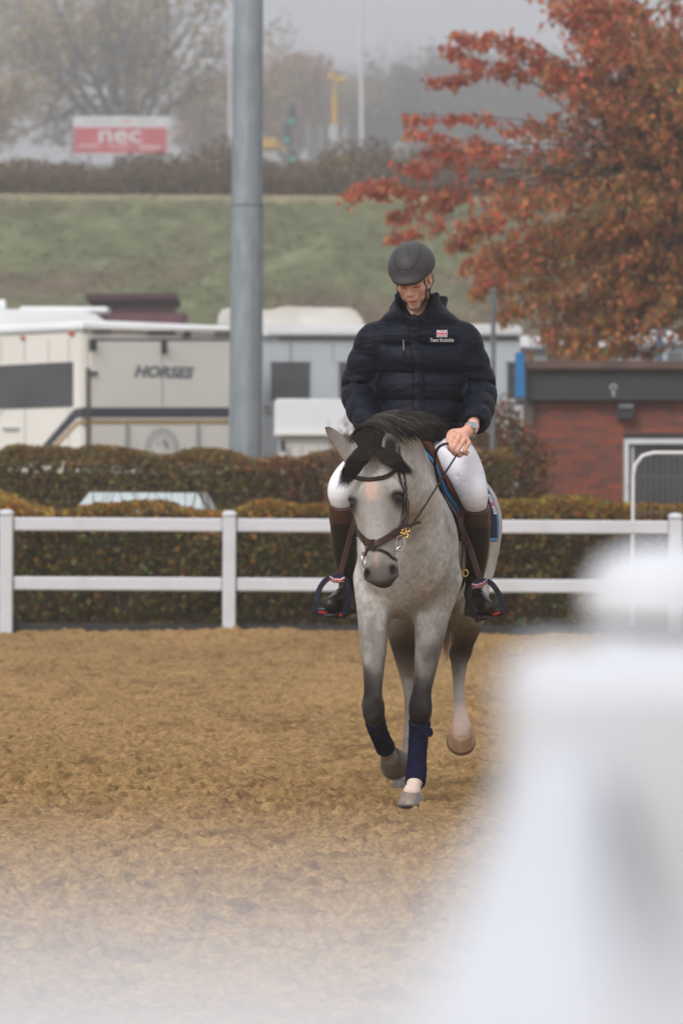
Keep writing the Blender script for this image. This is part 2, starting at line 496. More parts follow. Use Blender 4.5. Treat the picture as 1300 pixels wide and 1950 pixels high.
M['white'] = mat('white_box_panel', (.80, .81, .83), (.72, .73, .75), rough=.4, scale=1)
M['cream'] = mat('cream_panel', (.82, .785, .72), (.73, .695, .625), rough=.4, scale=.7, c2lo=.3, c2hi=.75)
M['creamshade'] = mat('cream_trim', (.66, .64, .60), (.55, .52, .46), rough=.4, scale=2)
M['cwhite'] = mat('white_coachwork', (.78, .79, .79), (.69, .70, .70), rough=.35, scale=1.1)
M['bluegrey'] = mat('bluegrey_panel', (.50, .54, .57), (.44, .48, .51), rough=.45, scale=.8)
M['darkstripe'] = mat('dark_stripe', (.045, .045, .062), (.035, .035, .05), rough=.4, scale=3)
M['tan'] = mat('tan_stripe', (.42, .28, .14), (.36, .24, .12), rough=.5, scale=3)
M['dglass'] = mat('dark_window', (.035, .035, .04), (.06, .06, .065), rough=.12, scale=1.5, spec=.6)
M['black'] = mat('black_plastic', (.02, .02, .022), (.03, .03, .03), rough=.5, scale=6)
M['letter'] = mat('grey_lettering', (.10, .115, .12), (.16, .175, .18), rough=.5, scale=6)
M['lettershadow'] = mat('pale_lettering', (.30, .31, .31), (.36, .37, .37), rough=.5, scale=6)
M['orange'] = mat('marker_orange', (.6, .16, .07), (.5, .12, .05), rough=.3, scale=4)
M['maroon'] = mat('maroon_cladding', (.075, .03, .035), (.05, .022, .026), rough=.7, scale=2)
M['maroon2'] = mat('maroon_board', (.15, .06, .075), (.11, .045, .055), rough=.7, scale=2)
M['red'] = mat('sign_red', (.62, .035, .045), (.5, .03, .04), rough=.5, scale=1)
M['signwhite'] = mat('sign_white', (.75, .75, .75), (.68, .68, .68), rough=.5, scale=1)
M['yellow'] = mat('machine_yellow', (.62, .36, .02), (.5, .28, .02), rough=.5, scale=2)
M['bluepost'] = mat('blue_paint', (.012, .17, .40), (.01, .13, .32), rough=.5, scale=2)
M['fascia'] = mat('dark_fascia', (.040, .042, .045), (.03, .032, .034), rough=.6, scale=3, stretch=(1, 1, 8))
M['coping'] = mat('brown_coping', (.13, .075, .06), (.09, .055, .045), rough=.7, scale=3)
M['upvc'] = mat('white_frame', (.68, .68, .68), (.6, .6, .6), rough=.4, scale=4)
M['pipe'] = mat('brown_pipe', (.15, .12, .10), (.12, .10, .085), rough=.6, scale=4)
M['green_lamp'] = mat('green_lamp', (.02, .5, .3), rough=.4, emis=(.05, .9, .5, .15))
M['palewall'] = mat('pale_cladding', (.62, .64, .67), (.56, .58, .61), rough=.6, scale=.3)
M['chrome'] = mat('chrome', (.7, .7, .7), rough=.2, metal=1.0)

def brick_mat():
    m = bpy.data.materials.new('red_brick'); m.use_nodes = True; n, l = m.node_tree.nodes, m.node_tree.links; b = n['Principled BSDF']
    tc = n.new('ShaderNodeTexCoord'); mp = n.new('ShaderNodeMapping'); mp.inputs['Rotation'].default_value = (R(90), 0, 0)
    l.new(tc.outputs['Object'], mp.inputs[0])
    br = n.new('ShaderNodeTexBrick'); l.new(mp.outputs[0], br.inputs['Vector'])
    br.inputs['Color1'].default_value = (.30, .062, .030, 1); br.inputs['Color2'].default_value = (.13, .045, .034, 1)
    br.inputs['Mortar'].default_value = (.10, .065, .055, 1); br.inputs['Scale'].default_value = 1.0
    br.inputs['Brick Width'].default_value = .225; br.inputs['Row Height'].default_value = .075; br.inputs['Mortar Size'].default_value = .008
    nz = n.new('ShaderNodeTexNoise'); nz.inputs['Scale'].default_value = 1.5; l.new(mp.outputs[0], nz.inputs['Vector'])
    mm = n.new('ShaderNodeMix'); mm.data_type = 'RGBA'; mm.blend_type = 'MULTIPLY'; mm.inputs[0].default_value = .5
    l.new(br.outputs[0], mm.inputs[6]); l.new(nz.outputs[1], mm.inputs[7]); l.new(br.outputs[0], b.inputs['Base Color'])
    b.inputs['Roughness'].default_value = .85
    bp = n.new('ShaderNodeBump'); bp.inputs['Distance'].default_value = .01; bp.inputs['Strength'].default_value = .6
    iv = n.new('ShaderNodeMath'); iv.operation = 'SUBTRACT'; iv.inputs[0].default_value = 1; l.new(br.outputs['Fac'], iv.inputs[1])
    l.new(iv.outputs[0], bp.inputs['Height']); l.new(bp.outputs[0], b.inputs['Normal'])
    return m
M['brick'] = brick_mat()

# ---------------------------------------------------------------- ground
g = MB(); g.add([(-600, -40, -.06), (600, -40, -.06), (600, 900, -.06), (-600, 900, -.06)], [(0, 1, 2, 3)])
tag(g.build('ground', M['soil']), kind='structure')
# arena surface: fine, trodden sand in view, coarser outside it
def sand_z(x, y, fine=True):
    z = .022 * fbm(x * .5, y * .5, 0 * x, 2, 3) + .026 * fbm(x * 1.8, y * 1.8, 0 * x, 2, 9)
    k = noise(x * 3.4, y * 3.4, 0 * x, 21); z = z - .030 * sstep(.25, .8, k)              # hoof-churned hollows
    if fine:
        dens = .5 + .5 * noise(x * .9, y * .9, 0 * x, 44)
        c = noise(x * 9 + .6 * k, y * 9, 0 * x, 31); z = z + .022 * sstep(.35, .75, c) * (.25 + dens) * .6  # clods
        c2 = noise(x * 21, y * 21, 0 * x, 33); z = z + .018 * sstep(.2, .8, c2) * (.3 + dens)
        z = z + .010 * noise(x * 42, y * 42, 0 * x, 35) + .003 * noise(x * 85, y * 60, 0 * x, 36)
    return z
rows = [7.0]
while rows[-1] < 36.42: rows.append(rows[-1] + max(.010, .42 * rows[-1] ** 2 / 5344))
rows[-1] = 36.42
YY = np.array(rows); NXs = 860; uu = np.linspace(-1, 1, NXs)
GX = uu[None, :] * (YY[:, None] * .115 + 1.5); GY = np.repeat(YY[:, None], NXs, 1)
GZ = sand_z(GX, GY)
hp = np.random.default_rng(41)
for _ in range(260):          # hoof prints: a pit with a thrown-up rim
    yy = hp.uniform(8.5, 33); xx = hp.uniform(-1, 1) * (yy * .1 + .5); rr_ = hp.uniform(.055, .085); i0, i1 = np.searchsorted(YY, [yy - .28, yy + .28])
    q = np.sqrt(((GX[i0:i1] - xx)) ** 2 + ((GY[i0:i1] - yy) * .8) ** 2) / rr_
    GZ[i0:i1] += -hp.uniform(.02, .04) * np.exp(-q ** 4 * .6) + hp.uniform(.004, .014) * np.exp(-((q - 1.5) / .42) ** 2) * (1 + .7 * noise(GX[i0:i1] * 25, GY[i0:i1] * 25, 0 * GX[i0:i1], 88))
edge = sstep(35.9, 36.35, GY); GZ = GZ + edge * (.03 + .05 * np.maximum(0, fbm(GX * 1.2, GY, 0 * GX, 2, 5)))
tone = fbm(GX * .8, GY * .35, 0 * GX, 3, 50); t2 = fbm(GX * 6, GY * 6, 0 * GX, 2, 60)
t3 = noise(GX * 12, GY * 7, 0 * GX, 64); t4 = noise(GX * 40, GY * 25, 0 * GX, 65)
mixv = np.clip(.34 + .35 * tone + .22 * t2 + .42 * sstep(.30, .7, t3) + .42 * t4, 0, 1)[..., None]
SC = np.array([.43, .275, .118]) * (1 - mixv) + np.array([.205, .120, .048]) * mixv
V = np.stack([GX, GY, GZ], -1).reshape(-1, 3); nr_ = len(YY)
ii = (np.arange(nr_ - 1)[:, None] * NXs + np.arange(NXs - 1)[None, :]).ravel()
SQ = np.stack([ii, ii + 1, ii + NXs + 1, ii + NXs], 1)
tag(mesh_np('arena_sand', V, SQ, M['sand'], col=SC.reshape(-1, 3)), kind='structure')
# the rest of the arena
xs = np.linspace(-22, 22, 300); ys = np.linspace(-6, 36.4, 290)
X2, Y2 = np.meshgrid(xs, ys); inside = (np.abs(X2) < (Y2 * .115 + 1.3)) & (Y2 > 7.1)
Z2 = sand_z(X2, Y2, False) - .05 * inside
V = np.stack([X2, Y2, Z2], -1).reshape(-1, 3); nx_ = len(xs)
ii = (np.arange(len(ys) - 1)[:, None] * nx_ + np.arange(nx_ - 1)[None, :]).ravel()
tag(mesh_np('arena_sand', V, np.stack([ii, ii + 1, ii + nx_ + 1, ii + nx_], 1), M['sand'], col=np.array([.40, .25, .10]) * (1 + .3 * fbm(V[:, 0] * 2.5, V[:, 1] * 2.5, 0 * V[:, 0], 3, 61))[:, None]), kind='structure')
k = MB(); k.box((0, 36.60, .035), (44, .06, .13)); tag(k.build('arena_edge_board', M['black']), 'low black edge board along the foot of the white fence', 'edge board')

# ---------------------------------------------------------------- white arena fence
def post_mesh(x, y, h, wd):
    m = MB(); m.box((x, y, h / 2 - .02), (wd, wd, h - .02 + .02), bev=.008)
    c = MB(); t = h - .012
    ring = [(wd * .55, 0), (wd * .55, .022), (wd * .47, .040), (wd * .30, .050), (0.001, .053)]
    vs, fs = [], []
    for r_, z_ in ring:
        for a in range(16):
            an = 2 * math.pi * (a + .5) / 16; sq = 1 / max(abs(math.cos(an)), abs(math.sin(an))) ** .8
            vs.append((x + r_ * sq * math.cos(an), y + r_ * sq * math.sin(an), t + z_))
    for i in range(len(ring) - 1):
        for a in range(16): fs.append((i * 16 + a, i * 16 + (a + 1) % 16, (i + 1) * 16 + (a + 1) % 16, (i + 1) * 16 + a))
    c.add(vs, fs); return m, c
fence = empty('rail_fence', (0, 36.5, 0))
tag(fence, 'white two-rail fence along the far edge of the sand arena', 'fence')
FY = 36.5; FP = [-1.075 + 2.142 * i for i in range(-7, 9)]
for i, x in enumerate(FP):
    m, c = post_mesh(x, FY, 1.155, .125)
    po = m.build('post', M['vinyl'], fence); c.build('cap', M['vinyl'], po, smooth=False)
    if i + 1 < len(FP):
        for z in (1.055, .485):
            m = MB(); m.box((x + 1.071, FY, z), (2.142 - .13, .045, .13), bev=.012); m.build('rail', M['vinyl'], fence)

# white fence corner right in front of the lens
near = empty('rail_fence', (.12, 1.25, 0))
tag(near, 'out-of-focus white fence post and rails close in front of the camera', 'fence')
pm, pc = post_mesh(.243, 2.62, 1.334, .136); po = pm.build('post', M['vinyl'], near)
pc.build('cap', M['vinyl'], po, smooth=True)
m = MB(); m.box((.180, 1.84, .967), (.200, .18, .732), bev=.016); m.build('post_sleeve', M['vinyl'], near)
m = MB(); m.add([(.080, 1.745, 1.16), (.080, 1.745, 1.288), (.122, 1.745, 1.288), (.122, 1.745, 1.16),
                 (-.030, .365, 1.16), (-.030, .365, 1.288), (.031, .365, 1.288), (.031, .365, 1.16)],
                [(0, 1, 2, 3), (7, 6, 5, 4), (0, 4, 5, 1), (1, 5, 6, 2), (2, 6, 7, 3), (3, 7, 4, 0)])
m.build('rail', M['vinyl'], near, bevel=.006)
m = MB(); m.box((.20, 2.24, 1.22), (.042, .60, .13), bev=.008); m.build('rail', M['vinyl'], near)
m = MB(); m.box((-.45, .335, 1.3145), (1.30, .05, .104), bev=.01); m.build('rail', M['vinyl'], near)
m = MB(); m.box((-.45, .335, .75), (1.30, .05, .13), bev=.01); m.build('rail', M['vinyl'], near)
m, c = post_mesh(-1.17, .335, 1.37, .13); po = m.build('post', M['vinyl'], near); c.build('cap', M['vinyl'], po)

# ---------------------------------------------------------------- hedges and bushes
HB = dict(orange=(.42, .17, .03), rust=(.32, .10, .035), brown=(.20, .115, .055), olive=(.17, .18, .035), green=(.08, .14, .03), tan=(.36, .24, .13), dark=(.06, .055, .025), yell=(.42, .30, .06), red=(.42, .06, .03))
def hedge(name, label, x0, x1, y0, y1, h, n, size, pal, wts, top=None, topw=None, seed=1, group=None, hfun=None):
    r = np.random.default_rng(seed); root = empty(name, ((x0 + x1) / 2, (y0 + y1) / 2, 0))
    tag(root, label, 'hedge', group)
    cm = MB(); cm.box(((x0 + x1) / 2, (y0 + y1) / 2, h * .46), (x1 - x0 - .5, y1 - y0 - .5, h * .90)); 
    nf = int(n * .62); nt = n - nf
    X = r.uniform(x0, x1, n); 
    hh = h + .12 * h * fbm(X * 1.4, 0 * X, 0 * X, 3, seed) + (hfun(X) if hfun else 0)
    Z = np.concatenate([r.uniform(0, 1, nf) ** .85 * hh[:nf], hh[nf:] - r.exponential(.07, nt)])
    Yv = np.concatenate([y0 + r.exponential(.12, nf), r.uniform(y0, y1, nt)])
    bul = .16 * fbm(X * 1.6, Z * 1.6, 0 * X, 2, seed + 5); Yv[:nf] += bul[:nf]
    cols = pick([HB[p] for p in pal], wts, n, .25, r)
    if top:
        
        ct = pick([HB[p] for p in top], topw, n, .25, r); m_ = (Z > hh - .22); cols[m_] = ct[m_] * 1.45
    patch = fbm(X * .9, Z * 1.5, 0 * X, 2, seed + 8)[:, None]
    cols = cols * (1 + .5 * np.clip(patch, -.7, .7)); g_ = (fbm(X * .35, Z * .4, 0 * X, 2, seed + 18) > .12)
    cols[g_] = cols[g_] * .6 + np.array(HB['olive']) * .4
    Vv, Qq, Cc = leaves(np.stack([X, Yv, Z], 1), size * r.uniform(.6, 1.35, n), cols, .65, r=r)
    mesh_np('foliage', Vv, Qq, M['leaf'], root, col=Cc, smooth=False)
    tw = cm
    for i in range(int((x1 - x0) * 16)):
        x = r.uniform(x0, x1); y = r.uniform(y0 + .1, y1); z = float(h * .8)
        tw.tube([(x, y, z), (x + r.normal() * .03, y, z + h * .12), (x + r.normal() * .08, y, z + h * .2 + r.uniform(.0, .22))], [.007, .006, .003], 3)
    tw.build('branches', M['core'], root)
    return root
M['core'] = mat('hedge_core', (.045, .032, .020), (.075, .052, .032), rough=1, scale=9)
hedge('hedge', 'low clipped hedge of green, orange and rust leaves directly behind the white arena fence', -11, 11, 37.6, 39.6, 1.27, 60000, .072,
      ['dark', 'brown', 'olive', 'green', 'rust', 'tan'], [2.6, 3.4, 1.6, .8, 1.8, 1.2], ['orange', 'rust', 'yell', 'olive', 'brown'], [4.5, 2.6, 1.4, 1.2, 1.8], seed=3)
hedge('hedge', 'taller brown and green hedge beneath the horse lorry and lamp column', -12, 2.05, 45.2, 47.4, 1.74, 84000, .07,
      ['brown', 'olive', 'rust', 'dark', 'tan', 'green'], [6, 2.4, 1.8, 1, 1.8, .6], ['brown', 'rust', 'olive', 'tan'], [6, 2.4, 1.0, 2.0], seed=8, hfun=lambda X: .08 + .07 * np.sin(X * 1.3) + .05 * np.sin(X * 3.1 + 1))
def bush(name, label, c, rad, n, size, pal, wts, seed, cat='bush', group=None):
    r = np.random.default_rng(seed); root = empty(name, (c[0], c[1], 0)); tag(root, label, cat, group)
    d = r.normal(size=(n, 3)); d /= np.linalg.norm(d, axis=1, keepdims=True); q = r.uniform(.25, 1, n) ** .5
    s = 1 + .35 * fbm(d[:, 0] * 2.2, d[:, 1] * 2.2, d[:, 2] * 2.2, 3, seed)
    pts = np.array([c[0], c[1], c[2]]) + d * (q * s)[:, None] * np.array(rad)
    pts = pts[pts[:, 2] > .02]
    Vv, Qq, Cc = leaves(pts, size * r.uniform(.6, 1.3, len(pts)), pick([HB[p] for p in pal], wts, len(pts), .28, r), .6, r=r)
    mesh_np('foliage', Vv, Qq, M['leaf'], root, col=Cc, smooth=False)
    tw = MB()
    for i in range(26):
        a = r.uniform(0, 6.28); e = r.uniform(.3, 1.0)
        tip = Vector((c[0] + math.cos(a) * rad[0] * e, c[1] + math.sin(a) * rad[1] * e, c[2] + rad[2] * r.uniform(.4, 1.05)))
        b0 = Vector((c[0] + r.normal() * .1, c[1] + r.normal() * .1, 0)); mid = b0.lerp(tip, .5) + Vector((r.normal() * .1, r.normal() * .1, .1))
        tw.tube([b0, mid, tip], [.022, .014, .004], 4)
    tw.build('stems', M['bark'], root); return root
b_ = P(957, 900, 48.5); bush('bush', 'tall brown and rust autumn bush beside the corner of the brick building', (b_.x, 48.2, 1.15), (.62, .6, 1.45), 9000, .07, ['brown', 'rust', 'dark', 'tan', 'olive', 'red'], [5, 2, 2, 1.5, 1, .4], 21)
b_ = P(905, 900, 49); bush('bush', 'brown bush half hidden behind the horse and rider', (b_.x, 49, 1.0), (.55, .6, 1.3), 5000, .07, ['brown', 'rust', 'dark', 'olive'], [5, 2, 2, 1], 22)
b_ = P(668, 880, 45); bush('bush', 'ragged brown bush rising above the hedge behind the ear of the horse', (b_.x, 44.9, 1.1), (.38, .5, 1.12), 5000, .055, ['brown', 'rust', 'tan', 'dark'], [4, 2, 2, 1], 23)

# ---------------------------------------------------------------- grassy bank and plateau
bx = np.linspace(-60, 60, 420); bt = np.linspace(0, 1, 190)
BX, BT = np.meshgrid(bx, bt)
BY = 84 + 36 * BT; TOPZ = 1.41 + (HOR - 373) * 120 / FPX
prof = np.clip(BT, 0, 1) ** .92
BZ = TOPZ * prof + .22 * fbm(BX * .35, BY * .35, 0 * BX, 4, 70) * sstep(0, .1, BT) * sstep(1, .93, BT) + .10 * fbm(BX * 2, BY * 2, 0 * BX, 2, 71) * sstep(1, .96, BT)
gm = fbm(BX * .22, BT * 9, 0 * BX, 4, 72) + .9 * (BT - .42); gm = sstep(-.25, .4, gm)[..., None]
fine = fbm(BX * 2.3, BY * 1.6, 0 * BX, 2, 73)[..., None]
BC = (np.array([.155, .112, .078]) * (1 - gm) + np.array([.140, .146, .076]) * gm) * (1 + .35 * fine)
lightp = sstep(.15, .6, fbm(BX * 1.4, BT * 26, 0 * BX, 3, 77))[..., None] * gm; BC = BC * (1 - .5 * lightp) + np.array([.27, .30, .16]) * .5 * lightp
rim = sstep(.965, .985, BT)[..., None]; BC = BC * (1 - rim) + np.array([.30, .25, .15]) * rim
nb = len(bx); ii = (np.arange(len(bt) - 1)[:, None] * nb + np.arange(nb - 1)[None, :]).ravel()
tag(mesh_np('grass_bank', np.stack([BX, BY, BZ], -1).reshape(-1, 3), np.stack([ii, ii + 1, ii + nb + 1, ii + nb], 1), M['bank'], col=BC.reshape(-1, 3)), kind='structure')
ZF = P(650, 314, 640).z
m = MB(); m.add([(-60, 120, TOPZ - .03), (60, 120, TOPZ - .03), (190, 640, ZF), (-190, 640, ZF)], [(0, 1, 2, 3)])
tag(m.build('plateau', M['soil']), kind='structure')
# rough grass tufts on the slope
r = np.random.default_rng(5); n = 15000; gx = r.uniform(-16, 16, n); gt = r.uniform(.02, .985, n)
ok = (fbm(gx * .9, gt * 14, 0 * gx, 3, 90) > -.12); gx, gt = gx[ok], gt[ok]; n = len(gx)
gz = TOPZ * gt ** .92 + .22 * fbm(gx * .35, (84 + 36 * gt) * .35, 0 * gx, 4, 70)
cc = pick([(.15, .18, .07), (.24, .26, .14), (.15, .13, .075), (.27, .25, .15), (.12, .15, .055)], [4, 2.2, 1.6, 1, 2.0], n, .12, r)
Vv, Qq, Cc = leaves(np.stack([gx, 84 + 36 * gt, gz + .08], 1), r.uniform(.07, .18, n), cc, .5, mean=(0, 0, .6), r=r)
tag(mesh_np('grass', Vv, Qq, M['leaf'], col=Cc, smooth=False), 'rough green and brown grass tufts covering the bank', 'grass', kind='stuff')
r = np.random.default_rng(6); n = 52000; gx = r.uniform(-20, 20, n); gy = r.uniform(120.8, 126, n)
hz = .8 + 1.5 * (.5 + .5 * fbm(gx * .5, 0 * gx, 0 * gx, 3, 91)); gz = TOPZ + r.uniform(0, 1, n) * hz * (.55 + .12 * (gy - 120))
cc = pick([(.23, .155, .10), (.17, .125, .08), (.27, .17, .09), (.14, .125, .07)], [4, 3, 1.5, 1], n, .2, r)
Vv, Qq, Cc = leaves(np.stack([gx, gy, gz], 1), r.uniform(.08, .22, n), cc, .6, r=r)
tag(mesh_np('undergrowth', Vv, Qq, M['leaf'], col=Cc, smooth=False), 'brown scrub running along the top of the grass bank', 'scrub', kind='stuff')

# ---------------------------------------------------------------- trees
def tree(name, label, base, H, spread, pal, wts, nleaf, lsize, seed, fork=.22, nlimb=6, bare=False, group=None, rad=None, droop=.0, cloud=.35):
    r = np.random.default_rng(seed); base = Vector(base); root = empty(name, base); tag(root, label, 'tree', group)
    rad = rad or H * .028; segs = []; tips = []
    tw = MB()
    trunk = [base, base + Vector((r.normal() * .01 * H, 0, H * fork * .5)), base + Vector((r.normal() * .02 * H, r.normal() * .02 * H, H * fork))]
    tw.tube(trunk, [rad * 1.25, rad, rad * .9], 8)
    def grow(p, d, L, rr, depth):
        pts = [p]; q = p.copy(); dd = d.copy()
        for i in range(4):
            dd = (dd + Vector(r.normal(size=3)) * .16 + Vector((0, 0, .05 - droop * (3 - depth)))).normalized(); q = q + dd * L / 4; pts.append(q.copy())
        tw.tube(pts, list(np.linspace(rr, rr * .5, 5)), 5 if depth > 1 else 3, cap=False)
        if depth <= 2: tips.extend(pts[1:])
        if depth == 0: return
        for i in range(4 if depth > 1 else 3):
            k = r.integers(1, 5); a = (pts[k] - pts[k - 1]).normalized()
            nd = (a * .75 + Vector(r.normal(size=3)) * .55 + Vector((0, 0, .12))); nd.x *= 1.1; nd.normalize()
            grow(pts[k], nd, L * r.uniform(.5, .72), rr * .5, depth - 1)
    for i in range(nlimb):
        a = 2 * math.pi * (i + r.uniform(-.3, .3)) / nlimb; out = spread / H * r.uniform(.5, 1.25)
        d = Vector((math.cos(a) * out, math.sin(a) * out, r.uniform(.7, 1.1))).normalized()
        grow(trunk[2].lerp(trunk[1], r.uniform(0, .5)), d, H * r.uniform(.36, .52), rad * .55, 3)
    tw.build('trunk', M['bark'], root)
    T = np.array([list(t) for t in tips])
    if not bare:
        pts = T[r.integers(0, len(T), nleaf)] + r.normal(size=(nleaf, 3)) * H * .035 * cloud / .35
        Vv, Qq, Cc = leaves(pts, lsize * r.uniform(.6, 1.4, nleaf), pick(pal, wts, nleaf, .22, r), .6, r=r)
        mesh_np('crown', Vv, Qq, M['leaf'], root, col=Cc, smooth=False)
    return root
YB = (.55, .38, .12); TANL = (.46, .28, .12); OL = (.32, .27, .09); ORL = (.55, .24, .06); BRL = (.24, .15, .08); DG = (.08, .09, .05)
def gz(Y): return float(np.interp(Y, [120, 640], [TOPZ - .03, P(650, 314, 640).z]))
def at(px, py, Y): return P(px, py, Y)
def far_at(px, Y): q = P(px, 320, Y); return Vector((q.x, Y, gz(Y) - .1))
tree('tree', 'large spreading tree with sparse yellow-brown leaves behind the red billboard', far_at(232, 330), 27, 30, [YB, TANL, OL, (.62, .50, .22)], [3, 1.6, 2, 2.6], 12500, .52, 31, fork=.08, nlimb=10, rad=.62, cloud=.36)
tree('tree', 'thin yellow-leaved tree at the edge of the photo beside the pale building', far_at(-18, 300), 9, 6.4, [YB, OL], [3, 1], 2600, .38, 32, fork=.2)
far = [  # px, base py, Y, H, spread, palette, weights, leaves, label
    (545, 335, 430, 7.4, 4.5, [ORL, TANL, BRL], [3, 3, 2], 7000, 'rounded orange-brown tree beside the lamp column'),
    (612, 335, 470, 6.2, 4.5, [YB, OL, TANL], [2, 2, 2], 6000, 'low olive-yellow tree behind the traffic lights'),
    (735, 335, 480, 7.4, 6.0, [BRL, DG, OL], [3, 3, 2], 9000, 'dull green-brown tree behind the tall thin lamp post'),
    (835, 335, 500, 7.8, 6.0, [DG, OL, BRL, ORL], [3, 3, 2, 1], 9000, 'dark green tree in the mist left of the red cherry tree'),
    (940, 335, 524, 8.6, 6.4, [DG, BRL, OL], [3, 2, 2], 9000, 'tallest misty dark tree beyond the red cherry tree'),
    (1060, 335, 524, 8.0, 6.4, [DG, BRL, OL], [3, 2, 2], 6000, 'misty tree largely screened by the red cherry leaves'),
    (430, 335, 450, 5.6, 4.0, [BRL, TANL, ORL], [3, 2, 1], 5000, 'low brown tree to the right of the red billboard'),
]
for q in far:
    tree('tree', q[8], far_at(q[0], q[2]), q[3] * 2.05, q[4] * 2, q[5], q[6], q[7], .62, 40 + q[0], fork=.12, nlimb=7, group='misty trees on the skyline', cloud=.55)
for px, H, sd in ((628, 9.0, 61), (668, 9.4, 62), (715, 9.2, 63), (590, 7.6, 64), (780, 9.0, 66)):
    tree('tree', {628: 'bare faint tree rising behind the yellow lighting mast', 668: 'bare faint tree just left of the tall thin lamp post', 715: 'bare faint tree just right of the tall thin lamp post', 590: 'smallest bare faint tree, above the traffic lights', 780: 'bare faint tree furthest towards the red cherry tree'}[px],
         far_at(px, 560), H * 2, 7.2, [BRL], [1], 10, .2, sd, fork=.18, nlimb=5, bare=True, rad=.4, group='misty trees on the skyline')

# red autumn cherry, trunk just outside the picture on the right
r = np.random.default_rng(77); CYD = 56.0
troot = empty('cherry_tree', at(1440, 1130, CYD)); tag(troot, 'spreading cherry tree with drooping red and orange autumn leaves', 'tree')
tw = MB(); fork = at(1410, 470, CYD); tb = Vector((fork.x + .1, CYD, 0))
tw.tube([tb, tb.lerp(fork, .5) + Vector((.05, 0, 0)), fork], [.22, .17, .15], 10)
def left_edge(y):
    return np.interp(y, [-60, 0, 40, 75, 110, 160, 200, 240, 300, 340, 380, 430, 480, 540, 600, 650, 690], [1000, 1010, 990, 930, 1010, 960, 880, 850, 800, 760, 700, 790, 860, 880, 905, 930, 975])
tips = [(642, 372), (665, 362), (700, 350), (738, 412), (742, 452), (770, 218), (775, 245), (868, 62), (850, 90), (815, 152), (925, 66), (960, 75), (1045, 10), (1075, -10), (795, 395), (752, 320), (800, 290), (860, 470), (880, 115)]
while len(tips) < 168:
    y = r.uniform(-70, 690); x = r.uniform(850, 1500)
    if x > left_edge(y) + 12: tips.append((x, y))
while len(tips) < 192:
    tips.append((r.uniform(985, 1500), r.uniform(560, 690)))
LC, LS, LK = [], [], []
def colmix(px, py, n):
    t = np.clip((px - 900) / 330 + (py - 250) / 480, 0, 1) * .95
    a = pick([(.62, .105, .05), (.66, .18, .06), (.46, .07, .038), (.66, .27, .08)], [3, 3, 1.5, 1.5], n, .2, r)
    b = pick([(.60, .22, .045), (.42, .20, .035), (.22, .17, .035), (.62, .14, .045), (.48, .28, .06)], [3, 3, 2.4, 1.6, 1], n, .2, r)
    m_ = r.uniform(size=n) < t; a[m_] = b[m_]; a = (a * .84 + a.mean(1, keepdims=True) * .12 + np.array([.03, .022, .012])) * 1.12; return a
for i, (px, py) in enumerate(tips):
    Yt = CYD + (r.normal() * 1.1 if px > 900 else r.normal() * .35)
    tip = at(px, py, Yt)
    d = (tip - fork); L = d.length
    mid1 = fork + d * .33 + Vector((r.normal() * L * .05, (Yt - CYD) * .2, L * r.uniform(.05, .20))); mid2 = fork + d * .7 + Vector((r.normal() * L * .05, r.normal() * .2, L * r.uniform(.03, .15)))
    pl = spline(np.array([list(fork), list(mid1), list(mid2), list(tip)]), 7)
    rr = np.linspace(.030 if i < 40 else .010, .004, len(pl)); tw.tube(pl, list(rr), 4, cap=False)
    # twigs and hanging leaves on the outer part of the limb
    nt = int(16 + L * 7) if px > 900 else int(10 + L * 3)
    for j in range(nt):
        a0 = r.uniform(.35, 1.0) if px > 900 else 1 - abs(r.normal()) * .16
        a0 = min(max(a0, .3), 1.0)
        k_ = a0 * (len(pl) - 1); k0 = int(min(k_, len(pl) - 2)); p0 = Vector(pl[k0]).lerp(Vector(pl[k0 + 1]), k_ - k0)
        qx = 650 + p0.x * FPX / p0.y; qy = HOR - (p0.z - CZ) * FPX / p0.y
        ln = r.uniform(.12, .42) * (1 if px > 900 else .7)
        if qx < left_edge(qy) + 30: ln *= .5
        dv = Vector((r.normal() * .6 - .2, r.normal() * .6, r.normal() * .35 - .35)).normalized()
        pe = p0 + dv * ln; 
        if j % 2 == 0: tw.tube([p0, p0.lerp(pe, .5) + Vector((0, 0, .03)), pe], [.006, .005, .003], 3, cap=False)
        nl = r.integers(5, 11) if qx > 1000 else r.integers(6, 12)
        c = np.array(p0)[None] + (np.array(pe) - np.array(p0))[None] * r.uniform(.2, 1.1, (nl, 1)) + r.normal(size=(nl, 3)) * .045 + np.array([0, 0, -.04])
        LC.append(c); LS.append(r.uniform(.08, .155, nl)); LK.append(colmix(qx, qy, nl))
LC = np.concatenate(LC); LS = np.concatenate(LS); LK = np.concatenate(LK)
Vv, Qq, Cc = leaves(LC, LS, LK, .5, mean=(0, 0, -.9), r=r)
tw.build('trunk', M['bark'], troot); mesh_np('crown', Vv, Qq, M['leaf'], troot, col=Cc, smooth=False)
print('cherry leaves', len(LC))

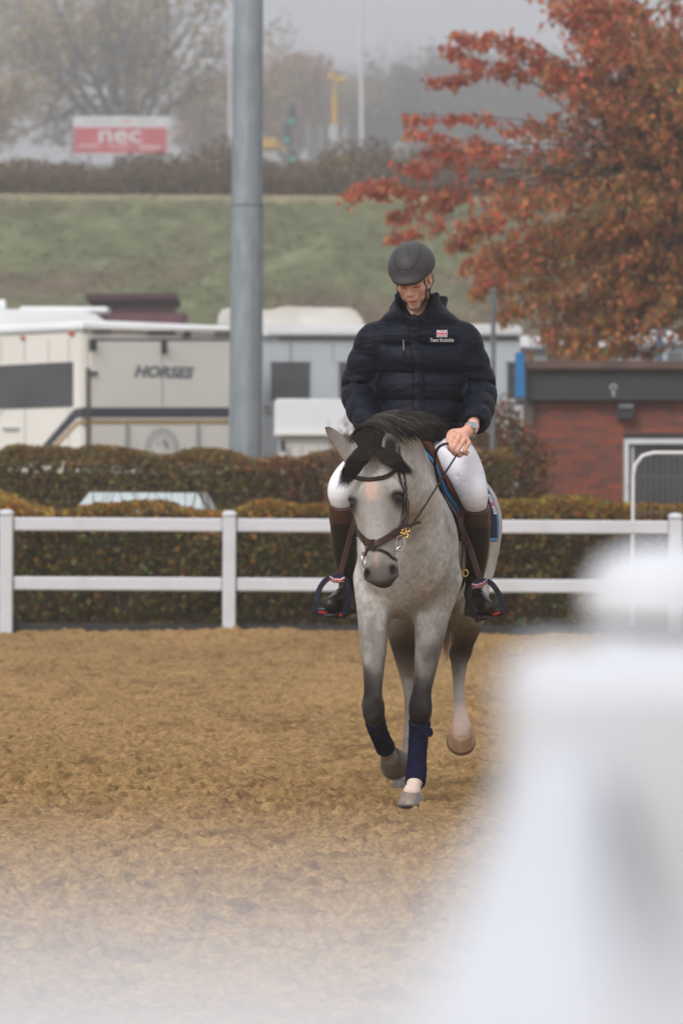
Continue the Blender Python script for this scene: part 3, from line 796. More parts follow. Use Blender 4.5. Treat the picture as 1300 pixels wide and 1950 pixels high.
# ---------------------------------------------------------------- faces addressed by photo position, real depth
class Face:
    """a vertical face through corner px at distance Y running in direction (dx, dy)"""
    def __init__(s, px, Y, d, side=1):
        o = P(px, HOR, Y); s.o = Vector((o.x, Y, 0)); s.d = Vector((d[0], d[1], 0)).normalized()
        s.n = Vector((s.d.y, -s.d.x, 0)) * side
        if s.n.y > 0: s.n = -s.n
    def uv(s, px, py):
        q = P(px, py, 1.0); k = q.x      # X/Y
        u = (k * s.o.y - s.o.x) / (s.d.x - k * s.d.y)
        Y = s.o.y + u * s.d.y
        return u, P(px, py, Y).z
    def p(s, u, v, w=0): return s.o + s.d * u + Vector((0, 0, v)) + s.n * w
    def poly(s, name, pts, mat_, parent, t=.02, w=0.0, bevel=0.0):
        uv = [s.uv(*q) for q in pts]; m = MB(); m.prism(uv, lambda u, v, ww: s.p(u, v, w + ww), t)
        return m.build(name, mat_, parent, bevel=bevel)
    def rect(s, name, x0, y0, x1, y1, mat_, parent, t=.02, w=0.0, bevel=0.0):
        return s.poly(name, [(x0, y0), (x1, y0), (x1, y1), (x0, y1)], mat_, parent, t, w, bevel)
    def text(s, name, txt, px, py, size, mat_, parent, shear=0, bold=0, w=.02, sx=1.0):
        u0, v0 = s.uv(px, py); Vt, Ft = text_mesh(txt, size, shear, bold)
        sg = 1 if s.d.x > 0 else -1
        m = MB(); m.add([s.p(u0 + v.x * sx * sg, v0 + v.y, w) for v in Vt], Ft); return m.build(name, mat_, parent)

# horse lorry (rear ramp faces right, flank faces left)
lor = empty('horse_lorry', (-4.0, 61, 0)); tag(lor, 'cream horse lorry with HORSES on its rear ramp and a dark stripe', 'lorry')
fR = Face(158, 60.0, (.75, .66)); fL = Face(158, 60.0, (-.66, .75))
HT = fR.uv(160, 627)[1]; Wd = 3.75; Ld = 8.5
c0 = fR.o; dR, dL = fR.d, fL.d
b = MB(); sq = [c0, c0 + dR * Wd, c0 + dR * Wd + dL * Ld, c0 + dL * Ld]
b.add([q + Vector((0, 0, .75)) for q in sq] + [q + Vector((0, 0, HT)) for q in sq], [(0, 1, 2, 3), (7, 6, 5, 4), (0, 4, 5, 1), (1, 5, 6, 2), (2, 6, 7, 3), (3, 7, 4, 0)])
b.build('body', M['cream'], lor, bevel=.04)
# roof: rounded edge
b = MB()
prof = [(0.03, 0), (.05, .05), (.02, .12), (-.10, .165), (-.4, .19)]
loops = []
for off, z in prof:
    q = [c0 + (-dR - dL) * off, c0 + dR * (Wd + off) - dL * off, c0 + dR * (Wd + off) + dL * (Ld + off), c0 + dL * (Ld + off) - dR * off]
    loops.append([x + Vector((0, 0, HT + z - .02)) for x in q])
vs = [v for l_ in loops for v in l_]; fs = []
for i in range(len(loops) - 1):
    for k in range(4): fs.append((i * 4 + k, i * 4 + (k + 1) % 4, i * 4 + 4 + (k + 1) % 4, i * 4 + 4 + k))
fs.append((16, 17, 18, 19)); fs.append((3, 2, 1, 0)); b.add(vs, fs); b.build('roof', M['cwhite'], lor)
rampo = fR.rect('ramp', 172, 650, 470, 864, M['cream'], lor, t=.03)
fR.rect('door_seam', 172, 645, 470, 649, M['pipe'], lor, t=.036); fR.rect('door_seam', 172, 628, 470, 631, M['tan'], lor, t=.05)
fR.rect('door_seam', 306, 650, 308, 775, M['lettershadow'], lor, t=.034)
fR.rect('top_light', 348, 632, 360, 642, M['black'], lor, t=.06); fR.rect('vent_strip', 176, 629, 208, 633, M['black'], lor, t=.06); fR.rect('vent_strip', 280, 631, 330, 636, M['black'], lor, t=.06); fR.rect('vent_strip', 405, 633, 436, 638, M['black'], lor, t=.06)
fR.rect('latch', 170, 646, 179, 668, M['black'], lor, t=.09, bevel=.01); fR.rect('latch', 305, 650, 313, 674, M['black'], lor, t=.09, bevel=.01)
fR.rect('handle', 163, 700, 168, 862, M['pipe'], lor, t=.05); fR.rect('handle', 168, 708, 182, 714, M['black'], lor, t=.07)
fR.rect('stripe', 158, 776, 470, 795, M['darkstripe'], lor, t=.036); fR.rect('stripe', 158, 799, 470, 808, M['tan'], lor, t=.036)
fR.rect('hinge', 236, 808, 243, 858, M['lettershadow'], lor, t=.06, bevel=.008); fR.rect('hinge', 371, 808, 377, 858, M['lettershadow'], lor, t=.06, bevel=.008)
fR.text('lettering', 'HORSES', 308, 710, .245, M['lettershadow'], lor, shear=.28, bold=.016, w=.032, sx=1.36)
fR.text('lettering', 'HORSES', 309, 709, .235, M['letter'], lor, shear=.28, bold=.004, w=.036, sx=1.40)
# round crest of two rings and worn lettering, mostly below the hedge
u0, v0 = fR.uv(307, 856); m = MB()
for rad_, tw_ in ((.33, .018), (.22, .016)):
    N_ = 40
    vs = [fR.p(u0 + math.cos(a) * (rad_ + s_), v0 + math.sin(a) * (rad_ + s_), .034) for s_ in (0, tw_) for a in np.linspace(0, 2 * math.pi, N_, endpoint=False)]
    m.add(vs, [(i, (i + 1) % N_, N_ + (i + 1) % N_, N_ + i) for i in range(N_)])
for i in range(19):
    a = math.pi * (i + .5) / 19; cc_ = .285
    m.add([fR.p(u0 + math.cos(a + da) * (cc_ + dr), v0 + math.sin(a + da) * (cc_ + dr), .0345) for da, dr in ((-.05, -.02), (.05, -.02), (.05 if i % 3 else .02, .025), (-.05, .025))], [(0, 1, 2, 3)])
for i in range(12):
    a = math.pi * i / 12; m.add([fR.p(u0 + math.cos(a) * .05, v0 + math.sin(a) * .05, .0345), fR.p(u0 + math.cos(a - .05) * .17, v0 + math.sin(a - .05) * .16, .0345), fR.p(u0 + math.cos(a + .06) * .13, v0 + math.sin(a + .06) * .19, .0345)], [(0, 1, 2)])
m.build('crest', M['lettershadow'], lor)
# flank
fL.poly('side_window', [(140, 689), (-60, 699), (-60, 781), (140, 774)], M['dglass'], lor, t=.015)
fL.poly('stripe', [(158, 776), (143, 779), (62, 872), (76, 872), (147, 796), (158, 795)], M['darkstripe'], lor, t=.012)
fL.poly('stripe', [(158, 799), (147, 802), (80, 872), (90, 872), (149, 809), (158, 808)], M['tan'], lor, t=.012)
fL.poly('stripe', [(8, 782), (-60, 840), (-60, 860), (-10, 800)], M['darkstripe'], lor, t=.012)
for x in (2, 47, 93, 131): fL.rect('panel_seam', x, 645, x + 1.3, 690 if x > 0 else 870, M['lettershadow'], lor, t=.006)
for x in (48, 131): fL.rect('panel_seam', x, 777, x + 1.3, 868, M['lettershadow'], lor, t=.006)
fL.rect('vent_strip', 8, 814, 38, 820, M['lettershadow'], lor, t=.03)
fL.rect('marker_lamp', 134, 631, 143, 639, M['orange'], lor, t=.05, bevel=.01); fL.rect('marker_lamp', 42, 640, 50, 646, M['orange'], lor, t=.05, bevel=.01)
for uu_, ff in ((1.2, fL), (6.6, fL)):
    c = ff.p(uu_, .5, -.15); m = MB(); m.tube([c - ff.n * .15, c + ff.n * .13], .5, 20); wh = m.build('wheel', M['black'], lor)
    m = MB(); m.tube([c + ff.n * .13, c + ff.n * .15], .27, 16); m.build('rim', M['chrome'], wh)
b = MB(); cc = c0 + dR * Wd / 2 + dL * Ld / 2; b.box((cc.x, cc.y, .62), (1.6, 6, .3), Matrix.Rotation(math.atan2(dL.y, dL.x) - R(90), 3, 'Z')); b.build('chassis', M['black'], lor)

def motorhome(name, label, px0, px1, pyt, pyb, Y, ang, roofm, bodym, overh=.25, cat='motorhome'):
    """coach body with rounded shoulders seen over other things"""
    a = P(px0, pyt, Y); b_ = P(px1, pyt, Y); W_ = b_.x - a.x; root = empty(name, ((a.x + b_.x) / 2, Y + 1.2, 0)); tag(root, label, cat)
    m = MB(); zt = a.z; cx = (a.x + b_.x) / 2; L_ = 2.4
    Mz = Matrix.Rotation(ang, 3, 'Z')
    prof = [(-W_ / 2, .55), (W_ / 2, .55), (W_ / 2, zt - .62), (W_ / 2 - .06, zt - .36), (W_ / 2 - .26, zt - .10), (W_ / 2 - .6, zt), (-W_ / 2 + .6, zt), (-W_ / 2 + .26, zt - .10), (-W_ / 2 + .06, zt - .36), (-W_ / 2, zt - .62)]
    m.prism(prof, lambda u, v, w_: Mz @ Vector((u, w_, 0)) + Vector((cx, Y, v)), L_)
    m.build('body', bodym, root, bevel=.03)
    for q in (-.33, .33):
        c = Vector((cx + q * W_, Y + .5, .38)); t = MB(); t.tube([c + Vector((0, -.42, 0)), c + Vector((0, 1.9, 0))], .38, 16); t.build('wheel', M['black'], root)
    return root, zt, cx, W_
# rounded roof of a white motorhome behind the lorry
mh, zt, cx, W_ = motorhome('motorhome', 'white motorhome whose rounded roof shows above the flank of the horse lorry', -150, 215, 588, 0, 68, 0, M['cwhite'], M['cwhite'])
m = MB(); a = P(6, 583, 69); m.tube([(a.x - .1, 69, zt - .03), (a.x - .1, 69, a.z), (a.x + .05, 69, a.z + .02)], [.16, .16, .10], 12); m.build('roof_vent', M['cwhite'], mh, smooth=True)
m = MB(); m.box((cx + .8, 69, zt + .03), (1.6, .8, .10), bev=.03); m.build('roof_hatch', M['cwhite'], mh)
# maroon flat-roofed cabin
cab = empty('cabin', (-4, 76, 0)); tag(cab, 'dark maroon flat-roofed cabin at the foot of the grass bank', 'cabin')
fc = Face(185, 76, (1, .02)); fc.rect('wall', 185, 572, 330, 900, M['maroon'], cab, t=3, w=-3); fc.rect('roof', 165, 560, 338, 572, M['maroon'], cab, t=3.4, w=-3.2)
fc.rect('wall_panel', 196, 578, 200, 618, M['maroon2'], cab, t=.04)
fd = Face(205, 74, (1, .02)); fence2 = empty('screen', (-3, 74, 0)); tag(fence2, 'low dusky maroon board screen in front of the cabin', 'screen')
fd.rect('board', 205, 597, 355, 880, M['maroon2'], fence2, t=.06)
fd.rect('post', 202, 595, 206, 880, M['maroon'], fence2, t=.12, w=-.03); fd.rect('post', 353, 600, 357, 880, M['maroon'], fence2, t=.12, w=-.03)

# second lorry, blue-grey side
lo2 = empty('coach_lorry', (-.2, 65, 0)); tag(lo2, 'blue-grey and white coach lorry with square dark windows behind the rider', 'lorry')
f2 = Face(500, 64.0, (1, .05))
f2.rect('side_panel', 490, 640, 990, 900, M['bluegrey'], lo2, t=2.4, w=-2.4)
b = MB(); pr = []
f2.poly('roof', [(488, 640), (488, 628), (497, 621), (985, 618), (993, 628), (993, 640)], M['cwhite'], lo2, t=2.6, w=-2.45, bevel=.03)
f2.poly('luton', [(418, 622), (419, 590), (428, 584), (520, 588), (540, 581), (610, 583), (676, 584), (697, 612), (697, 622)], M['creamshade'], lo2, t=1.8, w=-2.2, bevel=.05)
f2.rect('awning_rail', 530, 642, 985, 647, M['steel'], lo2, t=.05, bevel=.01)
for x0, x1 in ((516, 589), (645, 700), (965, 985)): 
    wn_ = f2.rect('window', x0, 692, x1, 762, M['dglass'], lo2, t=.03)
    f2.rect('frame', x0 - 2, 689.5, x1 + 2, 692, M['black'], wn_, t=.035)
for x in (551, 553.5, 632): f2.rect('panel_seam', x, 650, x + 1.2, 692, M['lettershadow'], lo2, t=.012)
f2.rect('bracket', 497, 775, 515, 777, M['black'], lo2, t=.03); f2.rect('bracket', 506, 785, 518, 787, M['black'], lo2, t=.03)
for q in (520, 860):
    u, v = f2.uv(q, 900); c = f2.p(u, .45, -.2); t = MB(); t.tube([c, c + f2.n * .25], .45, 18); t.build('wheel', M['black'], lo2)
# white trailer in front of it
tr = empty('trailer', (-.3, 57, 0)); tag(tr, 'bright white box trailer in front of the coach lorry', 'trailer')
f3 = Face(522, 56.0, (1, .0))
f3.poly('body', [(523, 762), (527, 759), (760, 761), (760, 826), (522, 826)], M['white'], tr, t=2.0, w=-2.0, bevel=.03)
f3.rect('lower_panel', 530, 828, 760, 900, M['creamshade'], tr, t=1.8, w=-1.9)
f3.rect('latch', 534, 838, 543, 860, M['black'], tr, t=.06, bevel=.01); f3.rect('trim', 522, 824, 760, 829, M['cream'], tr, t=.04)
for q in (600, 690):
    u, v = f3.uv(q, 900); c = f3.p(u, .32, -.2); t = MB(); t.tube([c, c + f3.n * .22], .32, 16); t.build('wheel', M['black'], tr)

# galvanised lamp column
lp = empty('lamp_column', (P(468, HOR, 50).x, 50, 0)); tag(lp, 'thick galvanised steel lighting column rising out of the frame', 'lamp column')
pb, pj, pt = P(466.5, 1000, 50), P(470.5, 392, 50), P(475.5, -260, 50)
m = MB(); m.tube([Vector((pb.x - .01, 50, 0)), pb, pj], [.232, .225, .212], 28); m.build('lower_shaft', M['galv'], lp, smooth=True)
m = MB(); m.tube([pj, pt], [.205, .183], 28); m.build('upper_shaft', M['galv'], lp, smooth=True)
m = MB(); m.tube([pj + Vector((0, 0, -.02)), pj + Vector((0, 0, .012))], [.2145, .2145], 28); m.build('joint_collar', M['steel'], lp, smooth=True)
def thin_pole(label, x, y0, Y, rad_, col, cat='pole', group=None, arm=False, zb=0, xt=None):
    t = P(xt if xt is not None else x, y0, Y); bp = P(x, HOR, Y); r_ = empty('lamp_post', (bp.x, Y, zb)); tag(r_, label, cat, group)
    m = MB(); m.tube([(bp.x, Y, zb), (bp.x, Y, zb + 1.2)], rad_ * 1.25, 12); m.build('base', col, r_, smooth=True)
    m = MB(); m.tube([(bp.x, Y, zb + 1.2), tuple(t)], [rad_, rad_ * .85], 12); m.build('shaft', col, r_, smooth=True)
    if arm:
        m = MB(); m.tube([tuple(t), (t.x, t.y, t.z + .3), (t.x + .5, t.y, t.z + .45)], .04, 8); m.build('arm', col, r_, smooth=True)
        m = MB(); m.box((t.x + .8, t.y, t.z + .45), (.7, .3, .12), bev=.04); m.build('lamp_head', col, r_)
    else:
        m = MB(); m.box((t.x, t.y, t.z + .02), (rad_ * 2.1, rad_ * 2.1, .05), bev=.01); m.build('cap', col, r_)
thin_pole('grey steel pole rising behind the left sleeve of the rider', 937, 556, 47.5, .036, M['steel'], xt=939)
thin_pole('short brown-grey pole behind the roof of the brick building', 1056, 580, 58, .035, M['pipe'])
thin_pole('slim grey pole standing among the cherry leaves at the blue panel', 1252, 500, 60, .03, M['galv'])
thin_pole('tall pale lamp post on the bank with its top out of the frame', 685, -60, 260, .15, M['palewall'], 'lamp post', arm=True, zb=gz(265))
thin_pole('pale thin lamp post beside the thick galvanised column', 436, -60, 280, .15, M['palewall'], 'lamp post', arm=True, zb=gz(265))

# billboard
bb = empty('billboard', (P(228, 300, 300).x, 300, gz(300))); tag(bb, 'red and white billboard reading nec on top of the bank', 'billboard')
fb = Face(138, 300, (1, 0)); fb.rect('board', 138, 222, 320, 296, M['upvc'], bb, t=.12, w=-.12)
fb.rect('panel', 141, 243, 318, 292, M['red'], bb, t=.01, w=.002); fb.rect('header', 141, 223, 318, 242, M['signwhite'], bb, t=.01, w=.002)
fb.rect('side_edge', 136, 226, 139, 294, M['black'], bb, t=.16, w=-.14)
fb.text('lettering', 'nec', 229, 257, 2.0, M['signwhite'], bb, bold=.03, w=.02, sx=1.25)
m = MB(); rr = np.random.default_rng(3)
def dashes(face, mb_, x0, x1, y, h):
    x = x0
    while x < x1:
        w_ = rr.uniform(2.0, 4.0); a_, b2 = face.uv(x, y - h / 2), face.uv(min(x + w_, x1), y + h / 2)
        mb_.add([face.p(a_[0], b2[1], .016), face.p(b2[0], b2[1], .016), face.p(b2[0], a_[1], .016), face.p(a_[0], a_[1], .016)], [(0, 1, 2, 3)]); x += w_ + rr.choice([.7, 1.0, 3.0])
dashes(fb, m, 150, 190, 278, 3.5); dashes(fb, m, 208, 246, 280, 3.0); dashes(fb, m, 266, 306, 281, 6)
m.build('small_print', M['lettershadow2'] if 'lettershadow2' in M else M['cream'], bb)
m = MB(); dashes(fb, m, 160, 226, 232, 4.5); dashes(fb, m, 262, 302, 232, 4.5); m.build('small_print', M['lettershadow'], bb)
m = MB(); dashes(fb, m, 231, 256, 232, 5); m.build('small_print', M['red'], bb)
for x in (170, 285):
    q = P(x, 296, 300); t = MB(); t.box((q.x, 300.2, (q.z + gz(300)) / 2), (.26, .2, q.z - gz(300) + .4)); t.build('leg', M['steel'], bb)
# pale building behind the billboard
pbld = empty('warehouse', (P(40, 300, 480).x, 480, gz(480))); tag(pbld, 'pale grey warehouse fading in the mist behind the big tree', 'warehouse')
fw = Face(0, 480, (1, 0)); fw.poly('wall', [(-200, 205), (60, 205), (135, 228), (135, 330), (-200, 330)], M['palewall'], pbld, t=8, w=-8)
fw.poly('roof', [(-205, 199), (62, 199), (140, 224), (140, 230), (60, 206), (-205, 206)], M['bluegrey'], pbld, t=8.6, w=-8.3)
for x in (10, 60, 105): fw.rect('window', x, 262, x + 22, 276, M['steel'], pbld, t=.1)

# traffic lights
TL = 'traffic signals on the bank'
for (px, y0, lab, zo) in ((556, 200, 'tallest traffic signal, its green lamp lit', 0), (546, 236, 'middle traffic signal at the left of the group, green lamp lit', -1), (557, 283, 'lowest traffic signal of the three, just above the scrub', -2)):
    Yt = 280 + zo; t_ = empty('traffic_light', (P(px, 300, Yt).x, Yt, gz(Yt))); tag(t_, lab, 'traffic light', TL)
    q = P(px, y0, Yt); h = MB(); zb = P(px, y0 + (38 if zo > -2 else 26), Yt).z; h.box((q.x, Yt, (q.z + zb) / 2), (.46, .4, q.z - zb), bev=.06); h.build('signal_head', M['fascia'], t_)
    bd = MB(); bd.box((q.x, Yt + .24, (q.z + zb) / 2), (.7, .05, q.z - zb + .3), bev=.01); bd.build('backing_board', M['steel'], t_)
    s_ = MB(); s_.tube([(q.x, Yt, gz(Yt) - .2), (q.x, Yt, zb)], .10, 8); s_.build('post', M['steel'], t_)
    for k_ in range(3):
        z_ = q.z - (k_ + .5) / 3 * (q.z - zb); l_ = MB(); l_.tube([(q.x, Yt - .22, z_), (q.x, Yt - .26, z_)], .13 if k_ < 2 else .15, 14); l_.build('lamp', M['green_lamp'] if k_ == 2 else M['fascia'], t_)
# yellow lighting mast and plant
ym = empty('lighting_mast', (P(637, 300, 310).x, 310, gz(310))); tag(ym, 'yellow mobile lighting mast with two lamp heads', 'lighting mast')
a, b2, c_ = P(637, 262, 310), P(637, 182, 310), P(638, 152, 310)
m = MB(); m.tube([(a.x, 310, gz(310)), tuple(a), tuple(b2)], .26, 8); m.build('mast', M['yellow'], ym); m = MB(); m.tube([tuple(b2), tuple(c_)], .13, 8); m.build('upper_mast', M['yellow'], ym)
for x, y in ((631, 147), (649, 152)):
    q = P(x, y, 310); m = MB(); m.box(tuple(q), (.75, .4, .5), bev=.08); m.build('lamp_head', M['yellow'], ym)
m = MB(); m.box((a.x, 310, gz(310) + .8), (2.6, 2, 1.2), bev=.15); m.build('trailer_base', M['yellow'], ym)
ex = empty('excavator', (P(518, 280, 316).x, 316, gz(316))); tag(ex, 'small yellow excavator partly hidden behind the lamp column', 'excavator')
q = P(515, 276, 316); m = MB(); m.box((q.x - .4, 316, q.z), (2.0, 2.0, 1.0), bev=.15); m.build('cab', M['yellow'], ex)
q2 = P(533, 283, 316); m = MB(); m.tube([(q.x + .2, 315.6, q.z + .3), (q2.x, 315.6, q2.z + .25), (q2.x + .5, 315.6, q2.z - .6)], [.26, .22, .16], 6); m.build('arm', M['yellow'], ex)
m = MB(); m.box((q.x - .4, 316, gz(316) + .4), (2.6, 2.4, .8), bev=.25); m.build('track', M['black'], ex)
hd = empty('site_screen', (P(620, 300, 300).x, 300, gz(300))); tag(hd, 'dark mesh site screen beneath the yellow lighting mast', 'screen')
fs_ = Face(585, 300, (1, 0)); fs_.rect('panel', 586, 241, 610, 300, M['steel'], hd, t=.05); fs_.rect('panel', 626, 238, 640, 300, M['bluegrey'], hd, t=.05); fs_.rect('panel', 612, 246, 625, 300, M['pipe'], hd, t=.05)
for x in (584, 611, 641, 655, 660): fs_.rect('post', x, 237, x + 1.5, 336, M['palewall'], hd, t=.1)

# ---------------------------------------------------------------- brick building on the right
bk = empty('brick_building', (3.8, 50, 0)); tag(bk, 'small red-brick building with dark fascia and flat brown roof edge', 'building')
fk = Face(1008, 50.0, (1, 0)); X1 = 1620
fk.rect('brick_wall', 1015, 760, 1186, 1150, M['brick'], bk, t=3.0, w=-3.0); fk.rect('brick_wall', 1186, 760, X1, 826, M['brick'], bk, t=3.0, w=-3.0)
fk.rect('brick_wall', 1430, 826, X1, 1150, M['brick'], bk, t=3.0, w=-3.0)
fk.rect('fascia', 1000, 706, X1, 762, M['fascia'], bk, t=3.3, w=-3.12); fk.rect('roof_edge', 997, 688, X1, 705.5, M['coping'], bk, t=3.5, w=-3.2, bevel=.02)
fk.rect('corner_post', 1006, 762, 1014.6, 1150, M['pipe'], bk, t=.16, w=-.12)
fl = fk.rect('wall_light', 1172, 775, 1206, 800, M['fascia'], bk, t=.16, bevel=.03); fk.rect('hood', 1176, 770, 1203, 778, M['steel'], fl, t=.20)
u, v = fk.uv(1165, 738); m = MB()
for a0 in np.linspace(-2.3, 2.3, 12)[:-1]:
    a1 = a0 + 4.6 / 11; m.add([fk.p(u + math.sin(a) * r_, v + math.cos(a) * r_, .19) for a, r_ in ((a0, .028), (a1, .028), (a1, .045), (a0, .045))], [(0, 1, 2, 3)])
m.box(tuple(fk.p(u, v - .075, .19)), (.022, .012, .09)); m.build('emblem', M['bluegrey'], bk)
dr = fk.rect('door_frame', 1188, 836, 1430, 845, M['upvc'], bk, t=.1, w=-.06); fk.rect('jamb', 1188, 845.3, 1196, 1150, M['upvc'], dr, t=.1, w=-.06); fk.rect('jamb', 1422, 845.3, 1430, 1150, M['upvc'], dr, t=.1, w=-.06); fk.rect('lintel_shadow_gap', 1182, 827, 1436, 835.6, M['black'], bk, t=.05, w=-.06)
fk.rect('glazed_door', 1196.2, 845.5, 1421.8, 1150, M['mirror'] if 'mirror' in M else M['dglass'], bk, t=.02, w=-.10)
for x in (1202, 1310): fk.rect('door_rail', x, 850, x + 4, 1150, M['upvc'], bk, t=.05, w=-.075)

# ---------------------------------------------------------------- things beyond the brick building
def box_building(name, label, px0, px1, y0, y1, Y, m_, roofm, cat):
    rt = empty(name, (P((px0 + px1) / 2, HOR, Y).x, Y, 0)); tag(rt, label, cat); f = Face(px0, Y, (1, .03))
    f.rect('wall', px0, y0, px1, y1, m_, rt, t=3, w=-3); f.rect('roof', px0 - 4, y0 - 7, px1 + 4, y0 - .4, roofm, rt, t=3.3, w=-3.1); return rt, f
r1, f = box_building('portable_building', 'pale blue-grey portable building behind the brick building', 946, 1235, 668, 900, 72, M['bluegrey'], M['steel'], 'portable building')
for x in (955, 1010, 1075, 1150): w_ = f.rect('window', x, 690, x + 34, 740, M['steel'], r1, t=.03)
for x in (1000, 1062, 1128): f.rect('panel_seam', x, 668, x + 1.5, 900, M['lettershadow'], r1, t=.02)
r1, f = box_building('portable_building', 'light blue portable building at the right edge with white roof edge', 1245, 1560, 655, 900, 74, M['bluegrey'], M['vinyl'], 'portable building')
f.rect('window', 1270, 672, 1300, 720, M['steel'], r1, t=.03)
def van(label, px0, px1, y0, Y, body, seed):
    a, b3 = P(px0, y0, Y), P(px1, y0, Y); L_ = b3.x - a.x; z = a.z; rt = empty('van', ((a.x + b3.x) / 2, Y, 0)); tag(rt, label, 'van', 'white vans parked beyond the brick building')
    pr = [(0, .35), (L_, .35), (L_, z - .15), (L_ - .12, z), (L_ * .28, z), (L_ * .16, z - .12), (L_ * .06, z - .9), (0, z - 1.1)]
    m = MB(); m.prism(pr, lambda u, v, w_: Vector((a.x + u, Y + w_, v)), 1.9); m.build('body', body, rt, bevel=.05)
    for q in (.18, .8):
        c = Vector((a.x + L_ * q, Y - .02, .36)); t = MB(); t.tube([c, c + Vector((0, 1.95, 0))], .36, 16); t.build('wheel', M['black'], rt)
    m = MB(); m.prism([(L_ * .12, z - .85), (L_ * .32, z - .85), (L_ * .32, z - .25), (L_ * .2, z - .25)], lambda u, v, w_: Vector((a.x + u, Y - .03 + w_, v)), .02); m.build('window', M['dglass'], rt)
for q in ((928, 1040, 640, 80, 'white van with its roof showing behind the sleeve of the rider'), (1060, 1182, 618, 82, 'tallest white van seen through the cherry leaves'), (1190, 1300, 630, 79, 'white van by the upright blue panel, seen through the leaves'), (1310, 1420, 626, 82, 'white van at the right edge of the photo')):
    van(q[4], q[0], q[1], q[2], q[3], M['white'], 1)
for (x0, x1, y0, y1, Y, lab) in ((980, 998, 671, 757, 49.7, 'bright blue upright panel at the corner of the brick roof'), (1247, 1259, 622, 690, 66, 'bright blue upright panel showing above the brick roof')):
    rt = empty('blue_banner', (P(x0, HOR, Y).x, Y, 0)); tag(rt, lab, 'banner', 'blue upright panels'); f = Face(x0, Y, (1, 0))
    f.rect('panel', x0, y0, x1, y1, M['bluepost'], rt, t=.05, bevel=.01); f.rect('pole', x1 - 1, y0, x1 + 1.5, 1120, M['steel'], rt, t=.04, w=-.045)
rt = empty('barrier', (1.9, 54, 0)); tag(rt, 'white boarded barrier behind the brown bush', 'barrier'); f = Face(940, 55, (1, 0)); f.rect('board', 925, 760, 1010, 806, M['vinyl'], rt, t=.05); f.rect('leg', 930, 806, 934, 1100, M['upvc'], rt, t=.05); f.rect('leg', 1000, 806, 1004, 1100, M['upvc'], rt, t=.05)

# mesh crowd barrier in front of the hedge
mb_ = empty('mesh_panel', (P(1300, HOR, 37.1).x, 37.1, 0)); tag(mb_, 'galvanised round-cornered mesh panel standing between hedge and white fence', 'mesh panel')
f = Face(1203, 37.1, (1, 0)); (u0, zt) = f.uv(1205, 862); u1 = u0 + 3.3; pts = [f.p(u0, .05), f.p(u0, zt - .22), f.p(u0 + .02, zt - .12), f.p(u0 + .09, zt - .03), f.p(u0 + .2, zt), f.p(u1 - .2, zt), f.p(u1 - .06, zt - .06), f.p(u1, zt - .2), f.p(u1, .05)]
m = MB(); m.tube(pts, .019, 10); m.build('frame', M['galv2'] if 'galv2' in M else M['upvc'], mb_, smooth=True)
m = MB()
for i in range(1, 58): x = u0 + .057 * i; m.tube([f.p(x, .2), f.p(x, zt - .02)], .0022, 4, cap=False)
for z_ in (.25, .7, 1.2, 1.55): m.tube([f.p(u0, z_, .003), f.p(u1, z_, .003)], .0032, 4, cap=False)
m.build('wire_mesh', M['steel'], mb_)

# car parked between the two hedges
car = empty('parked_car', (P(273, HOR, 42).x, 42.5, 0)); tag(car, 'car between the two hedges, only its windscreen top showing', 'car')
xc = P(273, HOR, 42).x; za, zb = P(273, 936, 42).z, P(273, 958, 41.6).z
def sec(w_, z_, y_): return [(xc - w_, y_, z_), (xc + w_, y_, z_)]
m = MB(); m.add(sec(.63, za, 42.1) + sec(.66, za - .02, 43.6) + sec(.80, .95, 44.7) + sec(.83, .9, 40.9), [(0, 1, 3, 2), (2, 3, 5, 4)]); 
m.add(sec(.63, za, 42.1) + sec(.66, za - .02, 43.6) + sec(.83, .93, 44.7) + sec(.84, .93, 41.0), [(0, 2, 4, 6), (1, 7, 5, 3)]); m.build('roof', M['cwhite'], car)
m = MB(); m.box((xc, 42.6, .62), (1.72, 4.2, .62), bev=.12); m.build('body', M['cwhite'], car)
m = MB(); m.add([(xc - .60, 42.08, za - .012), (xc + .60, 42.08, za - .012), (xc + .84, 40.98, .955), (xc - .84, 40.98, .955)], [(0, 1, 2, 3)]); m.build('windscreen', mat('windscreen_painted_sky', (.42, .47, .47), (.34, .38, .38), rough=.12, scale=2, spec=.6), car)  # pale base colour stands in for sky reflected in the glass
for sx in (-1, 1):
    for y_ in (41.3, 44.0):
        m = MB(); m.tube([(xc + sx * .70, y_, .31), (xc + sx * .88, y_, .31)], .31, 16); m.build('wheel', M['black'], car)
    m = MB(); m.box((xc + sx * .6, 40.48, .7), (.3, .06, .14), bev=.03); m.build('headlight', M['chrome'], car)
m = MB(); m.box((xc - .08, 42.0, za - .1), (.2, .05, .09), bev=.03); m.build('mirror', M['maroon'], car)

# ================================================================ the horse
TH = R(6.8); AX = Vector((.284, 17.0, 0)); Bk = Vector((math.sin(TH), math.cos(TH), 0)); Lt = Vector((math.cos(TH), -math.sin(TH), 0))
def B(l, s, z): return AX + Lt * l + Bk * s + Vector((0, 0, z))
MB3 = [list(Lt), list(Bk), [0, 0, 1]]
def rotm(M, ax, ang):
    return [list(v) for v in (Matrix(M).transposed() @ Matrix.Rotation(ang, 3, ax)).transposed()]
S = SDF((-.16, 15.95, -.02), (.92, 18.95, 1.86), .0072)
